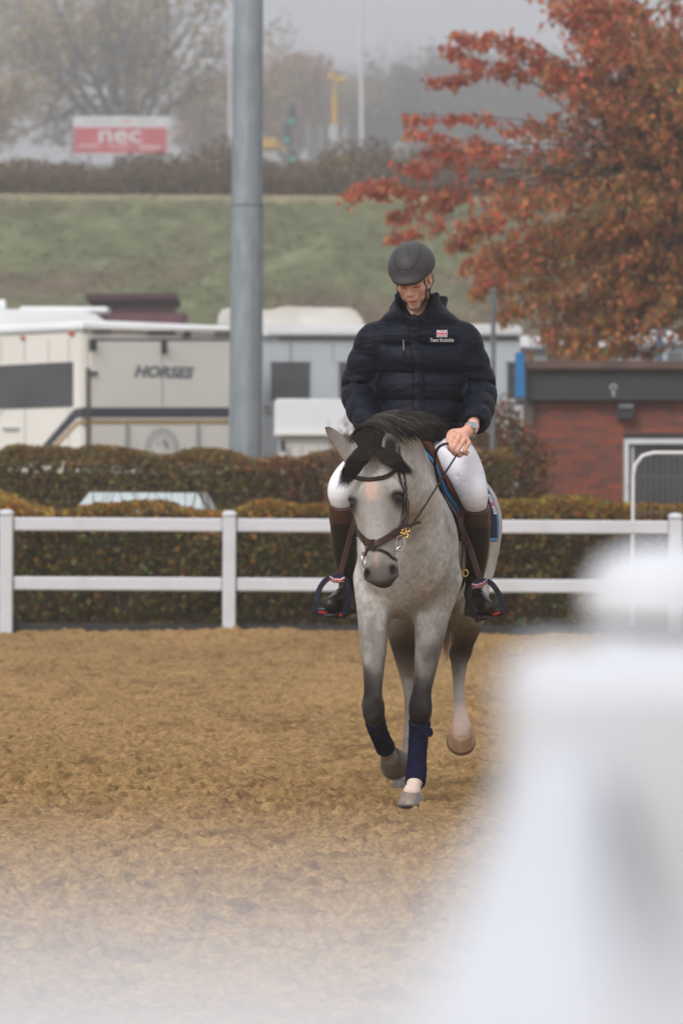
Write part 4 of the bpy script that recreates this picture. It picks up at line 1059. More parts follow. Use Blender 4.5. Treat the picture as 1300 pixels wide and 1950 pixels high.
# trunk
S.ell(B(0, .88, 1.225), (.288, .66, .330), MB3, .03)
S.ell(B(0, .98, 1.17), (.285, .52, .30), MB3, .08)
S.ell(B(0, .13, 1.12), (.215, .27, .27), MB3, .08); S.ell(B(0, .16, .99), (.155, .20, .16), MB3, .08)           # breast
S.ell(B(-.112, .20, 1.13), (.100, .20, .26), rotm(MB3, 'X', .3), .055)   # shoulders
S.ell(B(.108, .20, 1.13), (.100, .20, .26), rotm(MB3, 'X', .3), .055)
S.ell(B(-.105, -.02, 1.10), (.085, .09, .135), MB3, .06)     # pectoral heads
S.ell(B(.105, -.02, 1.09), (.085, .09, .135), MB3, .06)
S.chain([(B(0, .22, 1.46), .065), (B(0, .48, 1.545), .060), (B(0, .75, 1.52), .09), (B(0, 1.05, 1.46), .13), (B(0, 1.3, 1.47), .13)], .12)
S.ell(B(.03, 1.33, 1.27), (.292, .34, .265), MB3, .10)          # croup
S.ell(B(.150, 1.40, 1.15), (.160, .25, .30), MB3, .08); S.ell(B(-.12, 1.42, 1.15), (.155, .25, .30), MB3, .08)
S.ell(B(.155, 1.18, 1.02), (.12, .17, .19), MB3, .08); S.ell(B(-.155, 1.18, 1.02), (.12, .17, .19), MB3, .08)
S.ell(B(0, .60, 1.02), (.20, .45, .15), MB3, .10)
# neck (crest line and under line)
poll = P(708, 862, 16.52)
S.chain([(B(0, .34, 1.42), .115), (P(762, 868, 17.02), .108), (P(748, 843, 16.80), .098), (P(730, 848, 16.64), .092), (poll, .088)], .07, u=(.1, -.6, .8), fl=1.18)
S.chain([(B(0, .12, 1.20), .18), (P(772, 950, 16.88), .135), (P(745, 925, 16.72), .105), (P(725, 905, 16.60), .085)], .09)
S.chain([(B(.0, .16, 1.34), .135), (P(766, 915, 16.93), .115), (P(748, 885, 16.70), .100)], .06)
# head frame
HO = P(704, 872, 16.42); HA = (P(722, 1102, 16.27) - HO).normalized()
hn_ = Vector((-.20, -1, 0)); hn_ = (hn_ - HA * hn_.dot(HA)).normalized(); HR = HA.cross(hn_).normalized()
if HR.x < 0: HR = -HR
HL = (P(722, 1102, 16.27) - HO).length
def H(u, v, w_): return HO + HA * u + HR * v + hn_ * w_
MH = [list(HA), list(HR), list(hn_)]
S.ell(H(.06, 0, -.10), (.13, .120, .090), MH, .05)
S.ell(H(.135, 0, -.085), (.13, .120, .080), MH, .03)
S.ell(H(.168, -.078, -.073), (.062, .036, .050), MH, .025); S.ell(H(.168, .078, -.073), (.062, .036, .050), MH, .025)
S.chain([(H(.12, 0, -.085), .090), (H(.22, 0, -.080), .084), (H(.31, 0, -.078), .075), (H(.40, 0, -.074), .066), (H(.47, 0, -.072), .058), (H(.515, 0, -.078), .047)], .03)
S.chain([(H(.14, 0, -.03), .045), (H(.25, 0, -.027), .042), (H(.36, 0, -.028), .036), (H(.45, 0, -.034), .034)], .035)
S.ell(H(.20, -.066, -.165), (.135, .046, .100), MH, .03); S.ell(H(.20, .066, -.165), (.135, .046, .100), MH, .03)
S.chain([(H(.16, 0, -.19), .06), (H(.28, 0, -.18), .05), (H(.38, 0, -.15), .042), (H(.47, 0, -.135), .036), (H(.515, 0, -.130), .034)], .035)
for sv in (-1, 1):
    S.chain([(H(.20, sv * .083, -.10), .012), (H(.27, sv * .074, -.095), .012), (H(.33, sv * .064, -.09), .010)], .03)
    S.ell(H(.495, sv * .046, -.058), (.046, .030, .040), MH, .018)
    S.chain([(H(.475, sv * .040, -.020), .010), (H(.495, sv * .062, -.030), .010), (H(.52, sv * .066, -.050), .011)], .012)
    S.ell(H(.508, sv * .057, -.026), (.024, .0135, .026), MH, .006, sub=True)
    S.ell(H(.182, sv * .104, -.050), (.022, .018, .026), MH, .008, sub=True)
    S.chain([(H(.164, sv * .090, -.018), .010), (H(.152, sv * .108, -.045), .013), (H(.160, sv * .112, -.085), .008)], .012)
    S.chain([(H(.204, sv * .092, -.024), .006), (H(.211, sv * .104, -.050), .007), (H(.204, sv * .108, -.080), .006)], .012)
S.ell(H(.526, 0, -.078), (.030, .044, .040), MH, .02)
S.ell(H(.520, 0, -.125), (.026, .034, .030), MH, .012)
S.chain([(H(.530, -.050, -.100), .005), (H(.552, -.02, -.085), .006), (H(.556, .01, -.085), .006), (H(.530, .050, -.100), .005)], .005, sub=True)
# ears
eL = [(P(674, 880, 16.50), .040), (P(660, 860, 16.50), .037), (P(643, 838, 16.50), .033), (P(628, 821, 16.49), .020), (P(621, 814, 16.485), .007)]
S.chain(eL, .02, u=(.3, -.9, .3), fl=.62)
S.chain([(P(666, 870, 16.515), .020), (P(652, 852, 16.515), .023), (P(637, 835, 16.51), .018), (P(627, 824, 16.505), .008)], .008, u=(.3, -.9, .3), fl=.8, sub=True)
eR = [(P(743, 888, 16.45), .036), (P(743, 868, 16.42), .037), (P(741, 846, 16.41), .034), (P(739, 833, 16.41), .020), (P(738, 826, 16.41), .008)]
S.chain(eR, .02, u=(.25, -1, 0), fl=.7)
S.chain([(P(744, 880, 16.385), .018), (P(744, 862, 16.375), .026), (P(742, 846, 16.375), .022), (P(740, 836, 16.385), .010)], .006, u=(.25, -1, 0), fl=.8, sub=True)
# fore limbs -------------------------------------------------------
FB = (0, 1, 0)
S.chain([(B(-.145, .16, 1.0), .105), (P(713, 1165, 17.08), .080), (P(711, 1215, 17.03), .064), (P(711, 1265, 16.97), .050), (P(710, 1312, 16.93), .041), (P(709, 1338, 16.91), .046)], .045, u=FB, fl=1.2)
S.ell(P(711, 1352, 16.90), (.050, .052, .062), None, .02)
S.chain([(P(712, 1362, 16.92), .042), (P(717, 1385, 17.00), .034), (P(726, 1408, 17.09), .032), (P(733, 1423, 17.15), .037), (P(741, 1436, 17.19), .034), (P(747, 1444, 17.205), .037)], .02, u=FB, fl=1.15)
S.chain([(B(.135, .14, 1.0), .110), (P(823, 1165, 17.10), .083), (P(817, 1215, 17.06), .066), (P(811, 1265, 17.03), .052), (P(804, 1310, 17.02), .043), (P(801, 1332, 17.015), .046)], .045, u=FB, fl=1.2)
S.ell(P(800, 1350, 17.0), (.053, .054, .066), None, .02)
S.chain([(P(799, 1365, 17.01), .043), (P(797, 1395, 17.03), .034), (P(794, 1440, 17.03), .032), (P(792, 1472, 17.02), .037), (P(790, 1485, 17.0), .038), (P(787, 1498, 16.97), .032), (P(784, 1508, 16.955), .040)], .02, u=FB, fl=1.15)
# hind limbs
S.chain([(B(.155, 1.30, 1.02), .13), (P(886, 1150, 17.95), .105), (P(888, 1185, 18.02), .078), (P(884, 1215, 18.14), .055), (P(877, 1240, 18.24), .050), (P(874, 1262, 18.22), .040), (P(873, 1300, 18.15), .029), (P(874, 1340, 18.06), .029), (P(877, 1368, 18.0), .036), (P(878, 1386, 17.97), .046), (P(878, 1397, 17.95), .040)], .03, u=FB, fl=1.25)
S.chain([(B(-.155, 1.28, 1.02), .13), (P(775, 1150, 17.95), .105), (P(768, 1200, 17.98), .078), (P(772, 1250, 18.05), .055), (P(781, 1290, 18.10), .048), (P(784, 1325, 18.05), .038), (P(782, 1370, 17.98), .030), (P(776, 1430, 17.90), .030), (P(771, 1465, 17.86), .036), (P(768, 1480, 17.84), .038), (P(766, 1488, 17.83), .038)], .03, u=FB, fl=1.25)
# creases of the breast and elbow
S.chain([(P(698, 1180, 16.97), .020), (P(700, 1225, 16.95), .024), (P(703, 1270, 16.93), .014)], .03); S.chain([(P(726, 1180, 17.0), .022), (P(724, 1230, 16.97), .022), (P(718, 1280, 16.93), .012)], .03)
S.chain([(P(835, 1175, 17.02), .024), (P(826, 1225, 17.0), .024), (P(812, 1275, 17.0), .014)], .03); S.chain([(P(806, 1180, 17.02), .022), (P(806, 1230, 17.0), .022), (P(802, 1285, 16.99), .012)], .03)
S.ell(P(862, 1245, 18.22), (.018, .05, .03), None, .02); S.ell(P(889, 1243, 18.22), (.018, .05, .03), None, .02)
S.chain([(B(.0, -.15, 1.20), .006), (B(.0, -.17, 1.08), .014), (B(.0, -.14, .97), .014)], .035, sub=True)
for ar in ([(689, 1196), (697, 1176), (714, 1170), (729, 1182), (736, 1206)], [(798, 1196), (806, 1172), (826, 1164), (843, 1176), (848, 1200)]):
    S.chain([(P(a_, b_, 17.0 + (.01 if i_ in (0, 4) else -.035)), .004) for i_, (a_, b_) in enumerate(ar)], .012, sub=True)
S.chain([(B(.075, -.13, 1.0), .008), (B(.13, -.10, .955), .009), (B(.19, -.04, .965), .006)], .035, sub=True)
S.chain([(B(-.075, -.13, 1.0), .008), (B(-.13, -.10, .955), .009), (B(-.19, -.04, .965), .006)], .035, sub=True)
S.chain([(B(.19, -.02, 1.30), .004), (B(.225, .05, 1.15), .008), (B(.22, .12, 1.02), .006)], .04, sub=True)
HV, HQ = S.mesh(2)
print('horse verts', len(HV))
# coat colours -----------------------------------------------------
def horse_col(V):
    x, y, z = V[:, 0], V[:, 1], V[:, 2]
    base = np.tile([.455, .440, .415], (len(V), 1))
    dap = fbm(x * 9, y * 9, z * 9, 3, 101); dk = fbm(x * 4, y * 4, z * 4, 2, 102)
    base *= (1 + .26 * dap + .26 * dk)[:, None]; sp = sstep(.25, .7, noise(x * 6, y * 6, z * 5, 105)); base *= (1 - .22 * sp)[:, None]
    fleck = noise(x * 90, y * 90, z * 60, 103); fl2 = fbm(x * 38, y * 38, z * 26, 2, 104); base *= (1 + .22 * fleck + .22 * fl2)[:, None]
    def mix(m, c):
        base[:] = base * (1 - m[:, None]) + np.array(c) * m[:, None]
    # limbs darken towards the knees and hocks, white towards some feet
    lf = np.minimum(1, np.maximum(0, (.99 - z) / .34)) * (y < 17.6) ; mot = noise(x * 32, y * 32, z * 20, 109); mix(np.clip(sstep(0, 1, lf) * (.72 + .6 * dap + .2 * mot), 0, 1), [.10, .09, .083])
    kn = sstep(.68, .50, z) * (y < 17.6); mix(kn * np.clip(.95 + .3 * dap, 0, 1), [.016, .013, .012])
    hl_ = sstep(.95, .72, z) * (y > 17.6); mix(hl_ * (.80 + .3 * dap), [.12, .095, .08])
    hk = np.exp(-((z - .66) / .075) ** 2) * (y > 17.6); mix(np.clip(hk * .95, 0, 1), [.040, .032, .028])
    rh = (y > 17.6) * (x > .48); mix(sstep(.58, .44, z) * rh * .75, [.50, .44, .40]); mix(sstep(.42, .34, z) * rh, [.66, .50, .43])
    lfp = (y < 17.3) * (x > .28) * sstep(.16, .12, z); mix(lfp, [.66, .53, .46])
    rf = (y < 17.3) * (x < .28) * sstep(.30, .255, z); mix(rf * .75, [.34, .28, .24])
    # head
    hp = (V - np.array(HO)); u = hp @ np.array(HA); v = hp @ np.array(HR); w_ = hp @ np.array(hn_)
    head = (np.abs(v) < .16) & (w_ > -.30) & (w_ < .08) & (u > -.05) & (u < .62)
    hd = head.astype(float)
    mix(hd * (.70 + .2 * dap) * sstep(.05, .2, u), [.285, .27, .25])
    mix(hd * sstep(.38, .53, u) * .86, [.075, .068, .066])
    mix(hd * np.clip(np.exp(-((v / .028) ** 2 + ((u - .145) / .05) ** 2)) * 1.2, 0, .75), [.60, .40, .32])
    mix(hd * np.exp(-((v / .018) ** 2 + ((u - .23) / .05) ** 2)) * .5, [.22, .21, .20])
    mix(hd * np.exp(-(((v + .006) / .014) ** 2 + ((u - .455) / .035) ** 2)) * .5, [.50, .36, .30])
    mix(np.clip(hd * np.exp(-(((np.abs(v) - .104) / .034) ** 2 + ((u - .186) / .034) ** 2)) * 1.6, 0, .96), [.022, .018, .016])
    mix(hd * np.exp(-(((np.abs(v) - .055) / .02) ** 2 + ((u - .25) / .06) ** 2)) * .35, [.24, .21, .19])
    mix(hd * np.exp(-(((np.abs(v) - .058) / .018) ** 2 + ((u - .508) / .026) ** 2)) * .95, [.018, .014, .014])
    mix(hd * sstep(.532, .550, u) * .8, [.05, .042, .042])
    # ears: dark tips, dark inside, grey backs
    for E, dirv in ((eL, None), (eR, None)):
        tip = np.array(E[-1][0]); bs = np.array(E[0][0]); d_ = tip - bs; L_ = d_ @ d_
        t = ((V - bs) @ d_) / L_; q = V - bs - np.clip(t, 0, 1)[:, None] * d_; near_ = np.sqrt((q ** 2).sum(1)) < .055
        m = near_ & (t > .12) & (t < 1.2); mix(m * (.55 + .3 * np.clip(t, 0, 1)), [.17, .14, .12]); mix(m * sstep(.78, 1.0, t) * .8, [.06, .05, .045])
    c_ = np.array(P(743, 859, 16.40)); dd = V - c_; m = np.exp(-((dd[:, 0] / .025) ** 4 + (dd[:, 2] / .058) ** 4)) * (V[:, 1] < 16.44) * (V[:, 1] > 16.34); mix(np.clip(m * 1.6, 0, 1), [.022, .018, .016])
    return np.clip(base, .01, .9)
HC = horse_col(HV)
M['coat'] = mat('horse_coat', attr=True, c2=(.87, .86, .85), rough=.62, scale=140, detail=8, bump=.5, bscale=150, stretch=(1, 1, .6), spec=.10, bdist=.003)
M['hoof'] = mat('hoof_horn', (.26, .20, .155), (.11, .095, .085), rough=.5, scale=18, stretch=(1, 1, .15), bump=.2)
M['hoofpink'] = mat('pale_hoof_horn', (.50, .33, .22), (.36, .22, .14), rough=.42, scale=22, stretch=(1, 1, .2), bump=.1)
M['hoofdark'] = mat('dark_hoof_horn', (.055, .045, .04), (.10, .08, .06), rough=.5, scale=18)
M['shoe'] = mat('worn_steel_shoe', (.10, .09, .08), (.05, .045, .04), rough=.5, scale=40, metal=.5)
M['eye'] = mat('dark_eye', (.008, .006, .006), rough=.16, spec=.35)
M['hair'] = mat('mane_hair', attr=True, c2=(.6, .6, .6), rough=.55, scale=30, spec=.14)
HBVH = bvh_of(HV, HQ)
horse = mesh_np('horse', HV, HQ, M['coat'], col=HC)
tag(horse, 'light grey horse with dark knees trotting towards the camera, head tucked in', 'horse')
for sv in (-1, 1):
    c = H(.182, sv * .089, -.050); k = SDF(c - Vector((.04,) * 3), c + Vector((.04,) * 3), .003); k.ell(c, (.026, .026, .026), MH, 0)
    v_, q_ = k.mesh(1); mesh_np('eye', v_, q_, M['eye'], horse)
# hooves
def hoof(top, axis, fwd, r0, r1, L_, mat_, name='hoof', tilt=.0):
    axis = Vector(axis).normalized(); fwd = Vector(fwd); fwd = (fwd - axis * fwd.dot(axis)).normalized(); sd = axis.cross(fwd)
    vs, fs = [], []; N_ = 28; rings = [(0, r0 * .93), (.06, r0), (.35, r0 + (r1 - r0) * .4), (.8, r0 + (r1 - r0) * .85), (1.0, r1), (1.0, r1 * .86), (.93, r1 * .80)]
    for t, r_ in rings:
        for k in range(N_):
            a = 2 * math.pi * k / N_; ca, sa = math.cos(a), math.sin(a)
            rr_ = r_ * (1.0 + .10 * ca - (.14 if ca < -.8 else 0))
            ext = t * L_ * (1.0 if ca > 0 else 1 + .28 * ca)
            vs.append(Vector(top) + axis * ext + fwd * (rr_ * ca * 1.05 + t * L_ * .30 * (ca > -2)) + sd * rr_ * sa)
    n_ = len(rings)
    for i in range(n_ - 1):
        for k in range(N_): fs.append((i * N_ + k, i * N_ + (k + 1) % N_, (i + 1) * N_ + (k + 1) % N_, (i + 1) * N_ + k))
    fs.append(tuple((n_ - 1) * N_ + k for k in range(N_))); fs.append(tuple(range(N_ - 1, -1, -1)))
    m = MB(); m.add(vs, fs); ho = m.build(name, mat_, horse, smooth=True)
    q = [vs[4 * N_ + k] for k in range(0, N_ + 1)] if False else [vs[4 * N_ + (k % N_)] + axis * .002 for k in range(N_ + 1)]
    sh = MB(); sh.tube(q, .0042, 6, cap=False); sh.build('horseshoe', M['shoe'], ho, smooth=True); return ho
hoof(P(784, 1507, 16.965), (0, -.12, -1), (-.15, -1, 0), .043, .060, .066, M['hoof'])
hoof(P(742, 1437, 17.19), (.30, .86, -.40), (.2, -.35, -.9), .046, .066, .070, M['hoofdark'])
hoof(P(878, 1390, 17.93), (0, .84, -.50), (0, -.48, -.86), .050, .064, .072, M['hoofpink'])
hoof(P(766, 1484, 17.83), (0, -.1, -1), (-.1, -1, 0), .043, .055, .06, M['hoofdark'])

# hair -------------------------------------------------------------
hr = np.random.default_rng(14)
def lie(p, off):
    loc, nr, _, d = HBVH.find_nearest(Vector(p)); v = Vector(p) - loc
    if v.dot(nr) < off: return loc + nr * off
    return Vector(p)
def hair(name, roots, dirs, lens, cols, wid, m=8, grav=.5, layer=(.004, .022), curl=.25, follow=True):
    out = []
    for i in range(len(roots)):
        p = Vector(roots[i]); d = Vector(dirs[i]).normalized(); off = hr.uniform(*layer); pl = [lie(p, off) if follow else p]; st = lens[i] / (m - 1)
        w0 = Vector(hr.normal(size=3)) * curl
        for k in range(1, m):
            d = (d + Vector((0, 0, -1)) * grav * st / .1 * .5 + w0 * st * 2).normalized(); p = pl[-1] + d * st
            if follow: p = lie(p, off)
            pl.append(p)
        out.append([list(q) for q in pl])
    return strands(name, out, wid, cols, M['hair'], horse)
# mane over the near side of the crest
crest = spline(np.array([list(P(702, 842, 16.55)), list(P(708, 815, 16.62)), list(P(726, 790, 16.72)), list(P(756, 784, 16.85)), list(P(784, 799, 16.98)), list(P(806, 824, 17.10))]), 40)
n = 5200; ci = hr.integers(0, len(crest), n); t_ = ci / len(crest)
rt = crest[ci] + hr.normal(size=(n, 3)) * np.array([.010, .012, .005]); rt[:, 2] -= .006
dr_ = np.stack([.80 + .07 * hr.normal(size=n), -.45 + .08 * hr.normal(size=n), -.10 + .08 * hr.normal(size=n) - .35 * (t_ < .2)], 1)
ln = np.interp(t_, [0, .15, .4, .7, .88, 1], [.17, .25, .27, .21, .13, .08]) * np.clip(1 - np.abs(hr.normal(size=n)) * .16, .5, 1)
lock = np.sin(t_ * 70) * .5 + np.sin(t_ * 31 + 1) * .5; dr_[:, 2] += lock * .05
g_ = hr.uniform(size=n); cl = np.where((g_ < .20)[:, None], np.array([[.14, .12, .105]]), np.array([[.036, .031, .029]])) * hr.uniform(.5, 1.4, (n, 1))
hair('mane', rt, dr_, ln, cl, .0022, m=10, grav=.42, layer=(.003, .034), curl=.10)
# forelock, parted to both sides
n = 900; St = []
EDG = {0: ([(714, 840), (709, 862), (698, 880), (680, 898), (662, 922)], [(694, 842), (676, 860), (663, 879), (654, 899), (648, 924)]),
       1: ([(704, 840), (715, 863), (731, 879), (751, 891), (766, 901)], [(730, 842), (746, 857), (759, 871), (770, 887), (784, 902)])}
YD = [16.52, 16.37, 16.34, 16.35, 16.37]
for i in range(n):
    sd_i = int(hr.uniform() < .5); k = hr.uniform(0, 1); e0, e1 = EDG[sd_i]; j_ = hr.normal(size=10) * 1.5; c3 = .5 + (k - .5) * 1.5; ext = hr.uniform(.1, 1.25)
    pts = []
    for q in range(5):
        kk = k if q < 4 else c3; x = e0[q][0] * (1 - kk) + e1[q][0] * kk; y = e0[q][1] * (1 - kk) + e1[q][1] * kk; pts.append([x + j_[q] * (1 + q * .5), y + j_[q + 5] * (.6 + q * .4), YD[q]])
    pts[4] = [pts[3][w2] + (pts[4][w2] - pts[3][w2]) * ext for w2 in range(3)]
    off = hr.uniform(.003, .020); c_ = spline(np.array([list(P(*q)) for q in pts]), 4); St.append([list(lie(q, off)) for q in c_])
strands('forelock', St, .0015, np.tile([.015, .012, .011], (n, 1)) * hr.uniform(.6, 2.0, (n, 1)), M['hair'], horse)
# tail hanging behind
n = 700; rt = np.array(B(0, 1.60, 1.36)) + hr.normal(size=(n, 3)) * .02
St = []
for i in range(n):
    o_ = hr.normal(size=2) * .05
    pts = [rt[i], np.array(B(o_[0] * .5, 1.72, 1.22)), np.array(B(o_[0], 1.74 + o_[1], .9)), np.array(B(o_[0] * 1.2 + .01, 1.70 + o_[1], .62 + hr.uniform(-.06, .12)))]
    St.append(spline(np.array(pts), 4))
strands('tail', St, .003, np.tile([.34, .25, .17], (n, 1)) * hr.uniform(.5, 1.25, (n, 1)), M['hair'], horse)

# ================================================================ the rider
M['skin'] = mat('skin', attr=True, c2=(.86, .80, .78), rough=.5, scale=60, bump=.15, bscale=160, spec=.35, bdist=.002)
M['jacket'] = mat('navy_jacket', (.0030, .0058, .0145), (.0022, .0040, .0100), rough=.5, scale=12, bump=.8, bscale=8, stretch=(1, 1, 2.6), spec=.12, bdist=.03)
M['jacketdark'] = mat('jacket_trim', (.0045, .006, .010), (.007, .009, .014), rough=.55, scale=20, bump=.3, bscale=30, bdist=.01, spec=.1)
M['breech'] = mat('white_breeches', (.80, .80, .86), (.74, .74, .81), rough=.7, scale=9, bump=.5, bscale=9, stretch=(1, 1, .5), spec=.2, bdist=.012)
M['bootblack'] = mat('black_boot_leather', (.010, .0085, .008), (.016, .013, .012), rough=.36, scale=14, bump=.25, bscale=22, spec=.3)
M['bootbrown'] = mat('brown_boot_top', (.060, .026, .018), (.042, .018, .013), rough=.42, scale=12, bump=.2, bscale=30)
M['helmet'] = mat('helmet_shell', attr=True, c2=(.9, .9, .9), rough=.5, scale=40, spec=.22)
M['silver'] = mat('silver', (.62, .62, .64), rough=.22, metal=1.0)
M['gold'] = mat('gold', (.75, .50, .18), rough=.25, metal=1.0)
M['dial'] = mat('watch_dial', (.22, .27, .33), (.30, .34, .40), rough=.25, scale=60)
M['thread'] = mat('white_thread', (.72, .72, .75), (.60, .60, .65), rough=.8, scale=80)
M['flag'] = mat('flag_cloth', attr=True, c2=(.88, .88, .88), rough=.7, scale=90)
def sdf_obj(name, s_, m_, parent, relax=1, col=None):
    v_, q_ = s_.mesh(relax); return mesh_np(name, v_, q_, m_, parent, col=None if col is None else col(v_)), v_, q_
# head frame
YAW, PIT, ROL = R(-14), R(29), R(3)
hf = Vector((math.sin(YAW) * math.cos(PIT), -math.cos(YAW) * math.cos(PIT), -math.sin(PIT))).normalized()
hr0 = Vector((math.cos(YAW), math.sin(YAW), 0)); hu = hr0.cross(-hf).normalized()
if hu.z < 0: hu = -hu
hr_ = (hr0 * math.cos(ROL) + hu * math.sin(ROL)); hu = (hu * math.cos(ROL) - hr0 * math.sin(ROL))
HCn = P(786, 526, 17.46)
FS = 1.13
def K(r_, f_, u_): return HCn + hr_ * r_ + hf * f_ + hu * (u_ * (FS if u_ < 0 else 1))
MK = [list(hr_), list(hf), list(hu)]
SB = SDF((P(625, 0, 17.4).x, 17.05, P(0, 1175, 17.3).z), (P(955, 0, 17.4).x, 17.82, P(0, 462, 17.5).z), .0034)
# torso, arms and legs under the clothes
SB.chain([(P(797, 830, 17.62), .12), (P(800, 760, 17.60), .115), (P(800, 690, 17.58), .13), (P(798, 635, 17.58), .10)], .03, u=(1, 0, 0), fl=1.25)
SB.chain([(P(797, 640, 17.59), .07), (P(794, 600, 17.58), .058), (K(0, -.03, -.075), .055), (K(0, -.03, -.02), .055)], .03)
ARM = {-1: [P(712, 640, 17.56), P(682, 742, 17.60), P(712, 815, 17.30)], 1: [P(882, 638, 17.56), P(911, 738, 17.60), P(900, 812, 17.30)]}
LEG = {-1: [P(768, 850, 17.62), P(651, 936, 17.36), P(660, 1120, 17.53)], 1: [P(828, 850, 17.62), P(900, 944, 17.36), P(903, 1125, 17.54)]}
for sd in (-1, 1):
    a, e, w3 = ARM[sd]; SB.chain([(a, .050), (a.lerp(e, .5), .044), (e, .038), (e.lerp(w3, .4), .036), (w3, .025)], .03)
    h_, k_, an_ = LEG[sd]; SB.chain([(h_, .075), (h_.lerp(k_, .5), .065), (k_, .048), (k_.lerp(an_, .35), .042), (an_, .028)], .03)
    ft = P(633, 1150, 17.28) if sd < 0 else P(924, 1154, 17.28); SB.chain([(an_, .026), (an_.lerp(ft, .6), .022), (ft, .018)], .02)
# skull and face
SB.ell(K(0, -.01, .035), (.074, .092, .088), MK, .01)
SB.ell(K(0, .022, -.038), (.061, .070, .078), MK, .03)
SB.ell(K(0, .058, -.108), (.026, .024, .021), MK, .03)
for sv in (-1, 1):
    SB.ell(K(sv * .046, .006, -.072), (.020, .042, .032), MK, .03)
    SB.ell(K(sv * .043, .058, -.030), (.022, .020, .017), MK, .022)
    SB.ell(K(sv * .077, -.006, -.018), (.010, .018, .031), MK, .008)
    SB.ell(K(sv * .082, .000, -.014), (.005, .010, .018), MK, .004, sub=True)
SB.chain([(K(-.046, .076, .010), .012), (K(-.02, .088, .014), .013), (K(.02, .088, .014), .013), (K(.046, .076, .010), .012)], .014)
for sv in (-1, 1):
    SB.ell(K(sv * .031, .100, -.007), (.017, .014, .011), MK, .008, sub=True)
    SB.ell(K(sv * .031, .078, -.008), (.0145, .0125, .0115), MK, .004)
SB.chain([(K(0, .086, .008), .010), (K(0, .098, -.012), .0095), (K(0, .110, -.034), .0115)], .012)
for sv in (-1, 1):
    SB.ell(K(sv * .0135, .100, -.040), (.0085, .011, .008), MK, .007)
    SB.ell(K(sv * .0075, .108, -.0475), (.0035, .005, .003), MK, .002, sub=True)
SB.ell(K(0, .080, -.060), (.026, .016, .018), MK, .015)
SB.chain([(K(-.023, .080, -.073), .003), (K(-.008, .094, -.0685), .0055), (K(0, .095, -.070), .005), (K(.008, .094, -.0685), .0055), (K(.023, .080, -.073), .003)], .006)
SB.chain([(K(-.020, .080, -.079), .003), (K(0, .091, -.0825), .0075), (K(.020, .080, -.079), .003)], .006)
SB.chain([(K(-.024, .086, -.0755), .0018), (K(0, .101, -.0758), .0022), (K(.024, .086, -.0755), .0018)], .0015, sub=True)
SB.ell(K(0, .094, -.093), (.018, .006, .005), MK, .008, sub=True)
# hands: palm, four fingers and a thumb, closed round the rein
def hand(w3, palm, fingers, thumb):
    SB.chain([(w3, .026), (w3.lerp(palm, .5), .027), (palm, .029)], .015, u=(.3, -.9, .3), fl=.72)
    for i, (kn, pip, dip, tp) in enumerate(fingers):
        r0 = (.0122, .0126, .0120, .0104)[i]
        SB.chain([(palm, .015), (kn, .0118)], .014, u=(.3, -.9, .3), fl=.9)
        SB.chain([(kn, r0 * 1.05), (kn.lerp(pip, .5), r0 * .96), (pip, r0 * 1.02), (dip, r0 * .90), (tp, r0 * .78)], .0018)
    a, b_, c_ = thumb; SB.chain([(w3.lerp(palm, .6), .017), (a, .0145), (b_, .0120), (c_, .0095)], .006)
wr = ARM[1][2]
hand(wr, P(881, 828, 17.24),
     [(P(864, 828, 17.205), P(855.5, 850, 17.165), P(860, 858, 17.185), P(866, 855, 17.21)),
      (P(873.5, 832, 17.195), P(861.5, 856, 17.155), P(866, 864, 17.175), P(873, 861, 17.205)),
      (P(883, 838, 17.195), P(869, 861, 17.155), P(874, 867.5, 17.175), P(880, 864, 17.205)),
      (P(892, 843, 17.205), P(884.5, 858, 17.175), P(887, 864.5, 17.19), P(890, 861, 17.215))],
     (P(861, 823, 17.235), P(854, 832, 17.20), P(852, 842, 17.185)))
def mx_(p, dx): q = P(0, 0, 1); return Vector((2 * dx - p.x, p.y, p.z))
dxm = (ARM[1][2].x + ARM[-1][2].x) / 2; z_off = Vector((0, 0, ARM[-1][2].z - ARM[1][2].z))
def mir(p): return Vector((2 * dxm - p.x, p.y, p.z)) + z_off
hand(ARM[-1][2], mir(P(881, 828, 17.24)),
     [tuple(mir(q) for q in f_) for f_ in [(P(864, 828, 17.205), P(855.5, 850, 17.165), P(860, 858, 17.185), P(866, 855, 17.21)),
      (P(873.5, 832, 17.195), P(861.5, 856, 17.155), P(866, 864, 17.175), P(873, 861, 17.205)),
      (P(883, 838, 17.195), P(869, 861, 17.155), P(874, 867.5, 17.175), P(880, 864, 17.205)),
      (P(892, 843, 17.205), P(884.5, 858, 17.175), P(887, 864.5, 17.19), P(890, 861, 17.215))]],
     tuple(mir(q) for q in (P(861, 823, 17.235), P(854, 832, 17.20), P(852, 842, 17.185))))
